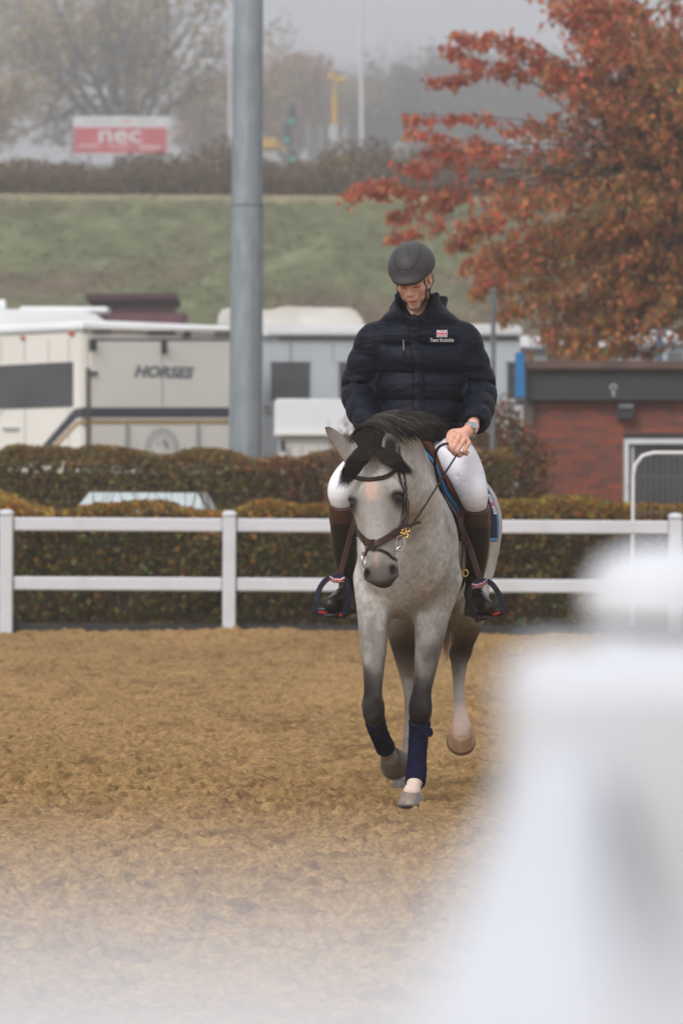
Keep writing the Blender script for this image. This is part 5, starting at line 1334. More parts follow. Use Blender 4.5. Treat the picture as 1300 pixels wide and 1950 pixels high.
def skin_col(V):
    c = np.tile([.76, .46, .35], (len(V), 1)); x = V - np.array(HCn); r_ = x @ np.array(hr_); f_ = x @ np.array(hf); u_ = x @ np.array(hu); u_ = np.where(u_ < 0, u_ / FS, u_)
    def mix(m, k): c[:] = c * (1 - m[:, None]) + np.array(k) * m[:, None]
    hd = (np.abs(r_) < .1) & (np.abs(f_) < .14) & (u_ > -.14) & (u_ < .15)
    mix(hd * .6, [.78, .47, .37])
    mix(hd * np.exp(-(((np.abs(r_) - .042) / .02) ** 2 + ((u_ + .035) / .022) ** 2)) * .28 * (f_ > .03), [.55, .17, .12])
    mix(hd * np.exp(-((r_ / .014) ** 2 + ((u_ + .036) / .014) ** 2)) * .5 * (f_ > .08), [.58, .20, .14])
    mix(hd * np.exp(-((r_ / .021) ** 4 + ((u_ + .0755) / .0095) ** 4)) * .75 * (f_ > .07), [.40, .10, .085])
    mix(hd * (np.abs(u_ + .0757) < .0016) * (np.abs(r_) < .024) * (f_ > .07) * .8, [.09, .025, .02])
    mix(hd * np.exp(-(((np.abs(r_) - .031) / .017) ** 2 + ((u_ + .006) / .013) ** 2)) * .45 * (f_ > .05), [.28, .12, .09])
    mix(hd * (np.abs(u_ + .0145 + 8 * (np.abs(r_) - .031) ** 2) < .0022) * (np.abs(np.abs(r_) - .031) < .015) * (f_ > .06) * .9, [.03, .018, .014])
    mix(hd * (np.abs(u_ - .014 + 4 * (np.abs(r_) - .03) ** 2) < .0045) * (np.abs(np.abs(r_) - .032) < .02) * (f_ > .06) * .75, [.07, .04, .025])
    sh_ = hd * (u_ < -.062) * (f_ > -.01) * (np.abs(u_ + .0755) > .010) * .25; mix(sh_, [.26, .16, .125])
    hnd = (V[:, 2] < P(0, 800, 17.3).z) & (V[:, 1] < 17.36) & (V[:, 2] > P(0, 880, 17.2).z)
    mix(hnd * .5, [.58, .29, .19]); mix(hnd * np.clip(noise(V[:, 0] * 60, V[:, 1] * 60, V[:, 2] * 60, 5), 0, 1) * .3, [.58, .22, .15])
    return c
body, BV, BQ = sdf_obj('person', SB, M['skin'], None, 1, skin_col)
tag(body, 'rider in navy padded jacket, white breeches and grey helmet looking down at the reins', 'person')
FBVH = bvh_of(BV, BQ)
del SB
# hair at nape and temples
SH = SDF(HCn - Vector((.13,) * 3), HCn + Vector((.13,) * 3), .004)
SH.ell(K(0, -.018, .034), (.0775, .090, .088), MK, .0); SH.plane_cut(K(0, .045, 0), hf, .01); SH.plane_cut(K(0, 0, -.052), -hu + hf * .5, .01)
sdf_obj('hair', SH, mat('brown_hair', (.045, .026, .016), (.03, .018, .012), rough=.6, scale=40, bump=.6, bscale=90, stretch=(1, 1, .2)), body)
# ---------------- helmet
SHm = SDF(HCn - Vector((.17,) * 3), HCn + Vector((.17, .17, .19)), .0032)
SHm.ell(K(0, -.008, .046), (.110, .134, .110), MK, 0)
SHm.ell(K(0, .098, .030), (.066, .050, .020), MK, .03)
SHm.ell(K(0, -.010, .030), (.094, .116, .104), MK, .004, sub=True)
SHm.plane_cut(K(0, .10, .020), -hu * 1.0 - hf * .20, .004)
for (r1_, u1_) in ((-.036, .165), (-.045, .150), (.030, .163), (.036, .148)): pass
def helm_col(V):
    x = V - np.array(K(0, 0, 0)); r_ = x @ np.array(hr_); f_ = x @ np.array(hf); u_ = x @ np.array(hu)
    c = np.tile([.048, .044, .046], (len(V), 1))
    l1 = u_ - (.088 + 7.0 * r_ * r_) - .35 * (.10 - f_).clip(0) ; l2 = u_ - (.062 + .72 * np.abs(r_)) - .30 * (.10 - f_).clip(0)
    band = (l1 < 0) & (l2 > 0); c[band] = [.048, .045, .047]
    c[(np.abs(l1) < .0024) & (f_ > -.06)] = [.012, .012, .012]; c[(np.abs(l2) < .0020) & (f_ > -.06)] = [.014, .014, .014]
    rim_ = (x @ np.array(-hu - hf * .2) / 1.02); e = rim_ - rim_.max(); c[e > -.006] = [.10, .10, .10]
    for (ra, fa) in ((-.040, .030), (-.043, .052), (.012, .040), (.014, .060), (.020, .005), (-.036, .008)):
        d = np.sqrt((r_ - ra) ** 2 + ((f_ - fa) * .6) ** 2); c[(d < .0034) & (u_ > .10)] = [.004, .004, .004]
    return c
helmet, hv_, hq_ = sdf_obj('riding_helmet', SHm, M['helmet'], body, 1, helm_col)
for sv in (-1, 1):
    mb2 = MB()
    for pts in ([K(sv * .080, .045, .020), K(sv * .074, .052, -.022), K(sv * .058, .050, -.075), K(sv * .030, .040, -.112), K(0, .034, -.124)], [K(sv * .088, -.035, .010), K(sv * .082, -.010, -.040), K(sv * .064, .030, -.078)]):
        strap(FBVH, pts, .013, .003, .002, 5, mb=mb2)
    mb2.box(tuple(K(sv * .074, .036, -.052)), (.012, .014, .016), bev=.003)
    mb2.build('chin_strap', M['black'], helmet)
# ---------------- jacket
SJ = SDF((P(638, 0, 17.4).x, 17.10, P(0, 850, 17.3).z), (P(958, 0, 17.4).x, 17.84, P(0, 545, 17.6).z), .0058)
yk = [845, 825, 800, 770, 740, 700, 660, 630, 608, 592, 580]
cxk = [795, 797, 800, 800, 800, 801, 800, 799, 798, 797, 796]
rxk = [.205, .222, .222, .212, .212, .226, .234, .214, .186, .140, .112]
ryk = [.165, .180, .178, .165, .158, .155, .150, .138, .120, .105, .10]
zk = np.array([P(800, q, 17.56).z for q in yk]); xk = np.array([P(q, 700, 17.56).x for q in cxk])
Z1 = SJ.ax[2]; cz = np.interp(Z1, zk, xk); rz_x = np.interp(Z1, zk, rxk); rz_y = np.interp(Z1, zk, ryk)
seams = [P(800, q, 17.4).z for q in (836, 802, 762, 708, 655, 618)]
puff = np.full(len(Z1), 1.0)
for sm in seams: puff = np.minimum(puff, np.clip(np.abs(Z1 - sm) / .050, 0, 1) ** .45)
pf = .030 * (puff - 1)
Xg = SJ.ax[0][:, None, None]; Yg = SJ.ax[1][None, :, None]; Zg = Z1[None, None, :]
dx = Xg - cz[None, None, :]; wav = .010 * np.sin(dx * 14) 
RX = (rz_x + pf)[None, None, :]; RY = (rz_y + pf)[None, None, :]
d = (np.sqrt((dx / RX) ** 2 + ((Yg - 17.57) / RY) ** 2) - 1) * np.minimum(RX, RY)
d = np.maximum(d, (zk.min() + .010) - Zg); d = np.maximum(d, Zg - zk.max())
SJ.D = np.minimum(SJ.D, d.astype(np.float32))
AJ = {-1: [P(717, 640, 17.56), P(695, 692, 17.58), P(682, 742, 17.59), P(690, 782, 17.47), P(707, 815, 17.32)], 1: [P(877, 639, 17.56), P(897, 692, 17.58), P(912, 740, 17.58), P(910, 778, 17.46), P(903, 806, 17.33)]}
for sd in (-1, 1):
    q = AJ[sd]; SJ.chain([(q[0], .080), (q[1], .076), (q[2], .074), (q[3], .067), (q[4], .056)], .025, n=9, puff=(6.0, .025))
    SJ.chain([(q[4].lerp(q[3], -.25), .050), (q[4], .055)], .004)
    e_ = (q[4] - q[3]).normalized(); SJ.cone(q[4] + e_ * .045, q[4] + e_ * .12, .060, .07, .004, sub=True)
    SJ.cone(q[4] + e_ * .01, q[4] + e_ * .06, .034, .040, .006, sub=True)
    # fine gathers at elbow and armpit
    for t_, dz_ in ((.0, .01), (.03, .0), (.055, -.01)):
        c0_ = q[2] + Vector((-.05 * sd, -.055, -.02 + t_)); SJ.chain([(c0_, .004), (c0_ + Vector((.05 * sd, -.012, dz_)), .006), (c0_ + Vector((.11 * sd, .02, dz_ * 2 + .01)), .003)], .016, sub=True)
# arm-hole seams
for sd in (-1, 1):
    s0 = [P(800 + sd * 82, 598, 17.50), P(800 + sd * 75, 640, 17.40), P(800 + sd * 72, 690, 17.42), P(800 + sd * 78, 740, 17.46)]
    SJ.chain([(q, .005) for q in s0], .022, sub=True)
# pockets
for sd in (-1, 1): SJ.chain([(P(800 + sd * 56, 775, 17.41), .003), (P(800 + sd * 66, 815, 17.42), .003)], .016, sub=True)
# collar
SJ.chain([(P(797, 618, 17.55), .118), (P(795, 592, 17.53), .108), (P(794, 570, 17.52), .105)], .02)
SJ.chain([(P(750, 590, 17.64), .024), (P(770, 566, 17.68), .030), (P(805, 558, 17.70), .034), (P(838, 566, 17.64), .030), (P(842, 584, 17.58), .018)], .015)
SJ.cone(P(790, 535, 17.47), P(789, 572, 17.47), .112, .080, .010, sub=True)
SJ.cone(P(784, 570, 17.36), P(786, 584, 17.42), .045, .020, .010, sub=True)
SJ.plane_cut(P(790, 556, 17.5), (0, .10, 1), .006)
jk, JV, JQ = sdf_obj('padded_jacket', SJ, M['jacket'], body, 1)
JB = bvh_of(JV, JQ)
def on_front(px, py, off=.002, Y0=17.0):
    o = Vector((0, 0, CZ)); d_ = (P(px, py, 17.0) - o).normalized(); q = JB.ray_cast(o + d_ * 16.5, d_)
    p = q[0] if q[0] is not None else P(px, py, 17.4); n_ = q[1] if q[1] is not None else Vector((0, -1, 0))
    return p - d_ * off, n_
def front_strip(name, pts, wid, th, m_, parent, n=10):
    pl = spline(np.array([[a, b_, 0] for a, b_ in pts], float), n); return strap(JB, [on_front(a, b_)[0] for a, b_, _ in pl], wid, th, .0015, 1).build(name, m_, parent, smooth=True)
front_strip('zip_placket', [(786, 602), (790, 640), (796, 700), (797, 760), (798, 828)], .052, .004, M['jacket'], jk)
front_strip('front_zip', [(789, 592), (788, 606), (790, 620)], .012, .004, M['jacketdark'], jk)
pz = front_strip('pocket_zip', [(768, 638), (769, 664), (770, 700)], .008, .003, M['jacketdark'], jk)
front_strip('zip_pull', [(768, 647), (769, 668)], .007, .006, M['steel'], jk, 3)
# embroidered badge
U_, V_ = 46, 26; g = []
cgrid = np.zeros((V_, U_, 3))
for j in range(V_):
    for i in range(U_):
        px, py = 831.0 + 20.0 * i / (U_ - 1), 629.0 + 13.0 * j / (V_ - 1); g.append(on_front(px, py, .0035)[0])
uu_, vv_ = np.meshgrid(np.linspace(0, 1, U_), np.linspace(0, 1, V_)); cgrid = flag_color(uu_, vv_)
e = (uu_ < .04) | (uu_ > .96) | (vv_ < .07) | (vv_ > .93); cgrid[e] = [.7, .7, .74]
ii = (np.arange(V_ - 1)[:, None] * U_ + np.arange(U_ - 1)[None, :]).ravel()
mesh_np('flag_badge', np.array([list(q) for q in g]), np.stack([ii, ii + 1, ii + U_ + 1, ii + U_], 1), M['flag'], jk, col=cgrid.reshape(-1, 3))
tv, tf = text_mesh('Team Stockdale', 1.0, 0, .012); w0_ = max(v.x for v in tv) - min(v.x for v in tv)
m = MB(); m.add([on_front(841 + v.x * 45 / w0_, 648 - v.y * 9.5, .0035)[0] for v in tv], tf); m.build('lettering', M['thread'], jk)
# ---------------- breeches
SP = SDF((P(615, 0, 17.3).x, 17.15, P(0, 1000, 17.3).z), (P(935, 0, 17.4).x, 17.85, P(0, 815, 17.6).z), .0062)
SP.chain([(P(752, 842, 17.62), .098), (P(800, 838, 17.63), .12), (P(842, 842, 17.62), .10)], .03)
SP.chain([(P(765, 845, 17.60), .098), (P(722, 868, 17.50), .086), (P(672, 903, 17.38), .074), (P(650, 933, 17.345), .064), (P(652, 965, 17.38), .046), (P(653, 990, 17.41), .040)], .03)
SP.chain([(P(832, 845, 17.60), .100), (P(866, 868, 17.49), .094), (P(889, 905, 17.39), .080), (P(901, 943, 17.345), .066), (P(905, 970, 17.39), .046), (P(906, 992, 17.42), .040)], .03)
for k3 in range(5):      # gathers from hip to thigh
    SP.chain([(P(818 + k3 * 5, 834 + k3 * 3, 17.45), .003), (P(842 + k3 * 4, 842 + k3 * 6, 17.41), .005), (P(868 + k3 * 2, 852 + k3 * 9, 17.40), .002)], .012, sub=True)
SP.chain([(P(868, 905, 17.33), .003), (P(888, 920, 17.32), .004), (P(915, 922, 17.34), .002)], .014, sub=True)
bree, PV, PQ = sdf_obj('breeches', SP, M['breech'], body, 2); PB = bvh_of(PV, PQ)
# silicone grip dots on the inner knee
gd = MB(); rr = np.random.default_rng(2)
for px, py in [(868 + 9 * (i % 3) + rr.normal() * 1.2 - (j * .3), 905 + j * 9 + rr.normal() * 1.0) for i in range(3) for j in range(8)]:
    o = Vector((0, 0, CZ)); d_ = (P(px, py, 17.0) - o).normalized(); q = PB.ray_cast(o + d_ * 16.4, d_)
    if q[0] is not None:
        c = q[0]; n_ = q[1] if q[1].dot(d_) < 0 else -q[1]; gd.tube([c - n_ * .001, c + n_ * .002], [.0055, .0035], 8)
gd.build('grip_dots', mat('silicone', (.70, .70, .72), rough=.25), bree, smooth=True)
# ---------------- boots
for sd in (-1, 1):
    T_ = [P(652, 957, 17.375), P(653, 1003, 17.42), P(655, 1050, 17.46), P(660, 1098, 17.51), P(662, 1130, 17.53)] if sd < 0 else [P(906, 965, 17.375), P(908, 1008, 17.42), P(908, 1052, 17.46), P(903, 1100, 17.52), P(901, 1132, 17.54)]
    bl, tt_, he = (P(640, 1145, 17.31), P(630, 1150, 17.235), P(668, 1158, 17.60)) if sd < 0 else (P(920, 1151, 17.31), P(928, 1156, 17.235), P(898, 1162, 17.60))
    SBt = SDF((min(q.x for q in T_ + [bl, tt_]) - .08, 17.15, T_[4].z - .13), (max(q.x for q in T_ + [bl, tt_]) + .08, 17.70, T_[0].z + .06), .005)
    SBt.chain([(T_[0] + Vector((0, -.01, .05)), .064), (T_[0], .062), (T_[1], .059), (T_[2], .054), (T_[3], .042), (T_[4], .039)], .02, u=(0, 1, 0), fl=1.12)
    SBt.chain([(T_[4], .040), (T_[4].lerp(bl, .55) + Vector((0, 0, .006)), .039), (bl, .038), (tt_, .031)], .02)
    SBt.chain([(T_[4] + Vector((0, .02, 0)), .036), (he, .034)], .02); SBt.chain([(he, .030), (bl + Vector((0, 0, -.012)), .034), (tt_ + Vector((0, 0, -.006)), .030)], .02)
    for k3 in range(4):   # ankle creases
        c0_ = T_[3].lerp(T_[4], k3 * .33) + Vector((0, -.05, 0)); SBt.chain([(c0_ + Vector((-.035, .01, .004)), .002), (c0_ + Vector((0, -.002, -.003)), .005), (c0_ + Vector((.035, .01, .004)), .002)], .012, sub=True)
    zs = (bl.z + he.z) / 2 - .036; SBt.plane_cut((0, 0, min(zs, bl.z - .030)), (0, 0, -1), .004)
    SBt.plane_cut(T_[0] + Vector((0, 0, -.004)), (0, -.55, 1), .006)
    bo, bv_, bq_ = sdf_obj('riding_boot', SBt, M['bootblack'], body, 1); BB = bvh_of(bv_, bq_)
    # brown top band: the upper part of the same tube, slightly proud
    SC_ = SDF((T_[1].x - .09, 17.2, T_[1].z - .02), (T_[1].x + .09, 17.62, T_[0].z + .07), .005)
    SC_.chain([(T_[0] + Vector((0, -.01, .05)), .0665), (T_[0], .0645), (T_[1], .0615), (T_[2], .0565)], .02, u=(0, 1, 0), fl=1.12)
    SC_.plane_cut(T_[0] + Vector((0, 0, .002)), (0, -.55, 1), .004); SC_.plane_cut(T_[1] + Vector((0, 0, .012)), (0, .08, -1), .004)
    sdf_obj('boot_cuff', SC_, M['bootbrown'], bo, 1)
    sole = MB(); c0_ = P(0, 0, 1); zz = min(zs, bl.z - .030)
    dirf = (tt_ - he); dirf.z = 0; dirf.normalize(); sdv = Vector((-dirf.y, dirf.x, 0))
    out = []; L_ = (Vector((tt_.x, tt_.y, 0)) - Vector((he.x, he.y, 0))).length
    for t3, w3_ in ((-.045, .020), (-.03, .031), (.1 * L_, .033), (.45 * L_, .028), (.75 * L_, .040), (.95 * L_, .040), (L_ + .018, .028), (L_ + .030, .012)): out.append((t3, w3_))
    poly = [(t3, w3_) for t3, w3_ in out] + [(t3, -w3_) for t3, w3_ in reversed(out)]
    sole.prism(poly, lambda u, v, w_: Vector((he.x, he.y, 0)) + dirf * u + sdv * v + Vector((0, 0, zz - .008 + w_)), .011); sole.build('sole', M['black'], bo)
    lc = MB()
    for k3 in range(5):
        t3 = .15 + k3 * .13; c = T_[4].lerp(bl, t3) + Vector((0, -.01, .06)); a = BB.find_nearest(c + Vector((-.018, 0, 0)))[0]; b3 = BB.find_nearest(c + Vector((.018, 0, -.008)))[0]; mm_ = BB.find_nearest(c)
        lc.tube([a, mm_[0] + mm_[1] * .003, b3], .0028, 5)
    a_ = BB.find_nearest(T_[4].lerp(bl, .2) + Vector((0, -.02, .06)))[0]
    for sx in (-1, 1): lc.tube([a_, a_ + Vector((sx * .018, -.012, .010)), a_ + Vector((sx * .026, -.008, -.006)), a_], .0025, 5)
    lc.build('laces', M['bootblack'], bo, smooth=True)
# ---------------- watch and ring
wt = empty('wristwatch', ARM[1][2]); attach(wt, body)
wc = P(894.5, 814.5, 17.275); ax_ = (P(881, 828, 17.24) - ARM[1][2]).normalized()
up_ = Vector((.30, -.85, .35)); up_ = (up_ - ax_ * up_.dot(ax_)).normalized(); sd_ = ax_.cross(up_)
cen = ARM[1][2].lerp(P(881, 828, 17.24), .20)
m = MB(); NN = 30
for i in range(NN):
    a = 2 * math.pi * i / NN; c = cen + (up_ * math.cos(a) * .024 + sd_ * math.sin(a) * .031); t = (-up_ * math.sin(a) * .024 + sd_ * math.cos(a) * .031).normalized(); o_ = t.cross(ax_)
    m.box(tuple(c), (.0058, .017, .004), Matrix((t, ax_, o_)).transposed(), bev=.001)
m.build('bracelet', M['silver'], wt)
dc = cen + up_ * .0265; 
m = MB(); m.tube([dc - up_ * .005, dc + up_ * .004], [.0205, .0185], 24); cs = m.build('case', M['silver'], wt)
m = MB(); m.tube([dc + up_ * .004, dc + up_ * .0048], .0150, 24); m.build('dial', M['dial'], cs)
m = MB()
for a in (.6, 2.6): 
    v3 = (ax_ * math.cos(a) + sd_ * math.sin(a)); m.tube([dc + up_ * .0055, dc + up_ * .0055 + v3 * .010], .0009, 4)
for i in range(12):
    a = 2 * math.pi * i / 12; v3 = (ax_ * math.cos(a) + sd_ * math.sin(a)); m.tube([dc + up_ * .0053 + v3 * .011, dc + up_ * .0053 + v3 * .0132], .0008, 4)
m.build('hands', M['silver'], cs)
k0_, k1_ = P(892, 843, 17.205), P(884.5, 858, 17.175); c = k0_.lerp(k1_, .55); d_ = (k1_ - k0_).normalized(); o1 = d_.orthogonal().normalized(); o2 = d_.cross(o1)
m = MB(); m.tube([c + (o1 * math.cos(a) + o2 * math.sin(a)) * .0102 for a in np.linspace(0, 2 * math.pi, 17)], .0016, 6); m.build('finger_ring', M['gold'], body, smooth=True)

# ================================================================ tack
M['strap'] = mat('brown_leather', (.026, .012, .009), (.016, .008, .006), rough=.38, scale=30, bump=.15, bscale=60, spec=.22)
M['nose'] = mat('red_brown_leather', (.055, .022, .016), (.036, .015, .011), rough=.35, scale=25, bump=.1, spec=.22)
M['saddle'] = mat('saddle_leather', (.11, .032, .018), (.055, .018, .012), rough=.32, scale=9, bump=.15, bscale=40, spec=.22)
M['dkstrap'] = mat('dark_leather', (.016, .011, .010), (.026, .017, .014), rough=.42, scale=18, bump=.2)
M['navy'] = mat('navy_fabric', (.008, .013, .040), (.012, .018, .055), rough=.8, scale=50, bump=.5, bscale=90, bdist=.004, spec=.08)
M['bandage'] = mat('navy_fleece', (.006, .0075, .026), (.009, .011, .036), rough=.92, scale=70, bump=.6, bscale=150, bdist=.004, spec=.06)
M['bluetrim'] = mat('bright_blue_binding', (.012, .16, .36), (.01, .13, .30), rough=.6, scale=30)
M['fleece'] = mat('sheepskin', (.42, .33, .19), (.30, .22, .12), rough=1, scale=30, bump=1, bscale=60, bdist=.02)
M['iron'] = mat('navy_stirrup', (.010, .013, .028), (.015, .019, .038), rough=.38, scale=20, spec=.22)
M['redpad'] = mat('red_tread', (.55, .015, .02), (.42, .012, .016), rough=.4, scale=30)
# bridle
br = empty('bridle', H(.05, 0, -.1)); tag(br, 'dark brown leather bridle with padded noseband and gold-buckled reins', 'bridle')
def hs_(name, uvw, wd, th, m_, parent=br, off=.002, n=8): return strap(HBVH, [H(*q) for q in uvw], wd, th, off, n).build(name, m_, parent, smooth=False)
def proj(px, py, Y):
    o = Vector((0, 0, CZ)); d_ = (P(px, py, 16.0) - o).normalized(); q = HBVH.ray_cast(o + d_ * 14, d_)
    return q[0] if q[0] is not None and abs(q[0].y - Y) < .16 else P(px, py, Y)
def hp_(name, pts, wd, th, m_, parent=br, off=.002, n=8): return strap(HBVH, [proj(*q) for q in pts], wd, th, off, n).build(name, m_, parent, smooth=False)
hp_('browband', [(664, 889, 16.40), (670, 905, 16.36), (684, 911, 16.33), (703, 914, 16.32), (725, 911, 16.32), (742, 904, 16.34), (754, 894, 16.40), (760, 888, 16.46)], .020, .007, M['strap'], off=.003)
hs_('headpiece', [(.05, .12, -.12), (-.03, .10, -.14), (-.07, 0, -.14), (-.03, -.10, -.14), (.05, -.12, -.12)], .03, .005, M['strap'])
nb = hp_('noseband', [(684, 1012, 16.42), (688, 1020, 16.34), (697, 1030, 16.27), (710, 1035, 16.24), (724, 1032, 16.24), (742, 1021, 16.28), (757, 1010, 16.34), (768, 1003, 16.42)], .030, .010, M['nose'], off=.002)
hp_('noseband_piping', [(684, 1014.5, 16.42), (688, 1025, 16.34), (697, 1035.5, 16.27), (710, 1040.5, 16.24), (724, 1037.5, 16.24), (742, 1026.5, 16.28), (757, 1015, 16.34), (768, 1008, 16.42)], .006, .013, M['strap'], parent=nb)
fl_ = hp_('flash_strap', [(694, 1046, 16.33), (702, 1045, 16.25), (712, 1046, 16.23), (725, 1048, 16.24), (738, 1055, 16.27), (748, 1064, 16.31), (754, 1068, 16.37)], .013, .006, M['strap'])
hp_('flash_strap', [(696, 1058, 16.36), (698, 1050, 16.28), (706, 1043, 16.25)], .011, .005, M['strap'])
hp_('flash_loop', [(710, 1028, 16.24), (711, 1048, 16.23)], .024, .013, M['strap'], n=4)
for x_off in (0, 6):
    hp_('cheekpiece', [(757 + x_off, 895, 16.46), (762 + x_off, 920, 16.43), (764 + x_off * .9, 950, 16.42), (765 + x_off * .7, 980, 16.40), (760 + x_off * .4, 1005, 16.39), (762, 1016, 16.38)], .011, .005, M['strap'], off=.003 + .004 * (x_off > 0))
hp_('throat_lash', [(760, 896, 16.50), (771, 930, 16.50), (774, 965, 16.49), (772, 995, 16.46), (765, 1012, 16.44)], .009, .005, M['dkstrap'], off=.006)
hs_('cheekpiece', [(.06, -.115, -.11), (.16, -.118, -.12), (.30, -.09, -.12), (.40, -.07, -.11)], .012, .005, M['strap'], off=.003)
m = MB()
for (x, y, Yq, r_) in ((769, 1013, 16.36, .011), (775, 1009, 16.36, .010), (772, 1020, 16.35, .010), (766, 1017, 16.36, .008)):
    c = P(x, y, Yq); m.tube([c + Vector((math.cos(a) * r_, 0.004 * math.sin(2 * a), math.sin(a) * r_)) for a in np.linspace(0, 2 * math.pi, 15)], .0032, 6)
m.build('buckle', M['gold'], br, smooth=True)
bit = MB(); c = P(762, 1035, 16.38)
bit.tube([P(757, 1012, 16.38), P(755, 1026, 16.38), P(752, 1040, 16.375)], .0034, 7); rg = [c + Vector((math.cos(a) * .020 - .002, .003, math.sin(a) * .034)) for a in np.linspace(0, 2 * math.pi, 21)]
bit.tube(rg, .0032, 7); bit.tube([P(750, 1050, 16.37), P(757, 1044, 16.365), P(762, 1040, 16.37)], [.006, .0055, .005], 8); bit.build('bit_ring', M['silver'], br, smooth=True)
bit = MB(); c = H(.42, -.085, -.11); bit.tube([c + HR * 0 + HA * math.cos(a) * .034 + hn_ * math.sin(a) * .028 for a in np.linspace(0, 2 * math.pi, 21)], .0032, 7); bit.build('bit_ring', M['silver'], br, smooth=True)
def free_strap(name, pts, wd, th, m_, parent, nrm=(0, -1, .1), n=8): return strap(None, [P(*q) for q in pts], wd, th, 0, n, normal=nrm).build(name, m_, parent)
free_strap('rein_stop', [(768, 1004, 16.36), (780, 1001, 16.36), (792, 996, 16.37), (801, 994.5, 16.38)], .014, .006, M['strap'], br)
free_strap('rein', [(770, 1020, 16.36), (778, 1010, 16.38), (790, 992, 16.46), (806, 968, 16.58), (826, 936, 16.75), (846, 903, 16.93), (862, 878, 17.07), (872, 862, 17.17)], .013, .004, M['strap'], br, (-.5, -.85, .3))
free_strap('rein', [(854, 845, 17.16), (845, 846, 17.15), (835, 852, 17.15), (828.5, 866, 17.16), (827.5, 885, 17.18), (831, 905, 17.20), (836, 925, 17.23), (842, 945, 17.26), (849, 962, 17.31)], .014, .0045, M['strap'], br, (-.5, -.8, .2))
free_strap('rein', [(700, 1040, 16.42), (690, 985, 16.62), (690, 920, 16.95), (700, 850, 17.12), (712, 822, 17.22)], .013, .004, M['strap'], br, (-.5, -.8, .2))
# ---- saddle pad and saddle, laid over the barrel
def wrap(s_, phi, off, zc=1.22):
    """point on the horse's barrel at station s_, angle phi from the top (+ = camera right)"""
    c = B(0, s_, zc); dv = (Lt * math.sin(phi) + Vector((0, 0, math.cos(phi)))).normalized()
    hit = HBVH.ray_cast(c + dv * 1.2, -dv)
    p = hit[0] if hit[0] is not None else c + dv * .3
    return p + dv * (off + .010 * max(0.0, s_ - .82) / .3 * abs(math.sin(phi)))
def shell(name, s_of, phis, off, th, m_, parent, ns=16):
    """s_of(phi) -> (s0, s1)"""
    vs = []; n1 = len(phis)
    for layer in (off, off + th):
        for ph in phis:
            a, b3 = s_of(ph)
            for k in range(ns + 1): vs.append(wrap(a + (b3 - a) * k / ns, ph, layer if 0 < k < ns else off + th * .5))
    N1 = ns + 1; fs = []; O = n1 * N1
    for i in range(n1 - 1):
        for k in range(ns):
            q = (i * N1 + k, i * N1 + k + 1, (i + 1) * N1 + k + 1, (i + 1) * N1 + k); fs.append(q); fs.append(tuple(O + x for x in reversed(q)))
    for i in range(n1 - 1):
        for k in (0, ns): fs.append((i * N1 + k, (i + 1) * N1 + k, O + (i + 1) * N1 + k, O + i * N1 + k))
    for k in range(ns):
        for i in (0, n1 - 1): fs.append((i * N1 + k, i * N1 + k + 1, O + i * N1 + k + 1, O + i * N1 + k))
    m = MB(); m.add(vs, fs); return m.build(name, m_, parent, smooth=True)
pad = empty('saddle_pad', B(0, .7, 1.6)); tag(pad, 'navy saddle pad with bright blue edging and small flag patch', 'saddle pad')
ph_ = list(np.linspace(R(-98), R(98), 49))
def ps(ph): t = abs(ph) / R(98); return (.37 + .08 * t ** 2, 1.14 - .04 * t)
shell('pad_cloth', ps, ph_, .010, .012, M['navy'], pad, 20)
shell('front_binding', lambda ph: (ps(ph)[0] - .006, ps(ph)[0] + .016), ph_, .008, .017, M['bluetrim'], pad, 3)
shell('rear_binding', lambda ph: (ps(ph)[1] - .014, ps(ph)[1] + .008), ph_, .008, .017, M['bluetrim'], pad, 3)
for sg in (-1, 1): shell('lower_binding', lambda ph: (ps(ph)[0], ps(ph)[1]), [sg * R(96.5), sg * R(98), sg * R(99.5)], .008, .017, M['bluetrim'], pad, 20)
# flag patch on the rear corner of the pad, camera side
U_, V_ = 24, 18; pts = []
for j in range(V_):
    for i in range(U_): pts.append(list(wrap(.96 + .125 * i / (U_ - 1), R(60 + 17 * j / (V_ - 1)), .0265)))
uu_, vv_ = np.meshgrid(np.linspace(0, 1, U_), np.linspace(0, 1, V_)); cg = flag_color(uu_, vv_); e = (uu_ < .05) | (uu_ > .95) | (vv_ < .06) | (vv_ > .94); cg[e] = [.72, .72, .75]
ii = (np.arange(V_ - 1)[:, None] * U_ + np.arange(U_ - 1)[None, :]).ravel(); mesh_np('flag_patch', np.array(pts), np.stack([ii, ii + 1, ii + U_ + 1, ii + U_], 1), M['flag'], pad, col=cg.reshape(-1, 3))
sad = empty('saddle', B(0, .65, 1.62)); tag(sad, 'red-brown leather saddle with navy caged stirrups and red treads', 'saddle')
for sg in (-1, 1):
    fp = [sg * q for q in np.linspace(R(14), R(76), 24)]
    def fs_f(ph): t = (abs(ph) - R(14)) / R(62); return (.44 + .02 * t - .06 * math.sin(t * 2.6), .80 - .10 * t ** 3)
    fl = shell('flap', fs_f, fp, .026, .010, M['saddle'], sad, 14)
    shell('knee_roll', lambda ph: (fs_f(ph)[0] - .004, fs_f(ph)[0] + .045), fp, .026, .026, M['saddle'], fl, 5)
    bp = [sg * q for q in np.linspace(R(20), R(104), 26)]
    shell('girth_strap', lambda ph: (.50, .545), bp[10:], .024, .006, M['dkstrap'], sad, 4)
    shell('front_strap', lambda ph: (ps(ph)[0] - .045, ps(ph)[0] - .018), [sg * q for q in np.linspace(R(6), R(102), 36)], .004, .008, M['dkstrap'], sad, 4)
sp_ = [R(-22 + 44 * i / 16) for i in range(17)]
shell('seat', lambda ph: (.46, .98), sp_, .030, .035, M['saddle'], sad, 18)
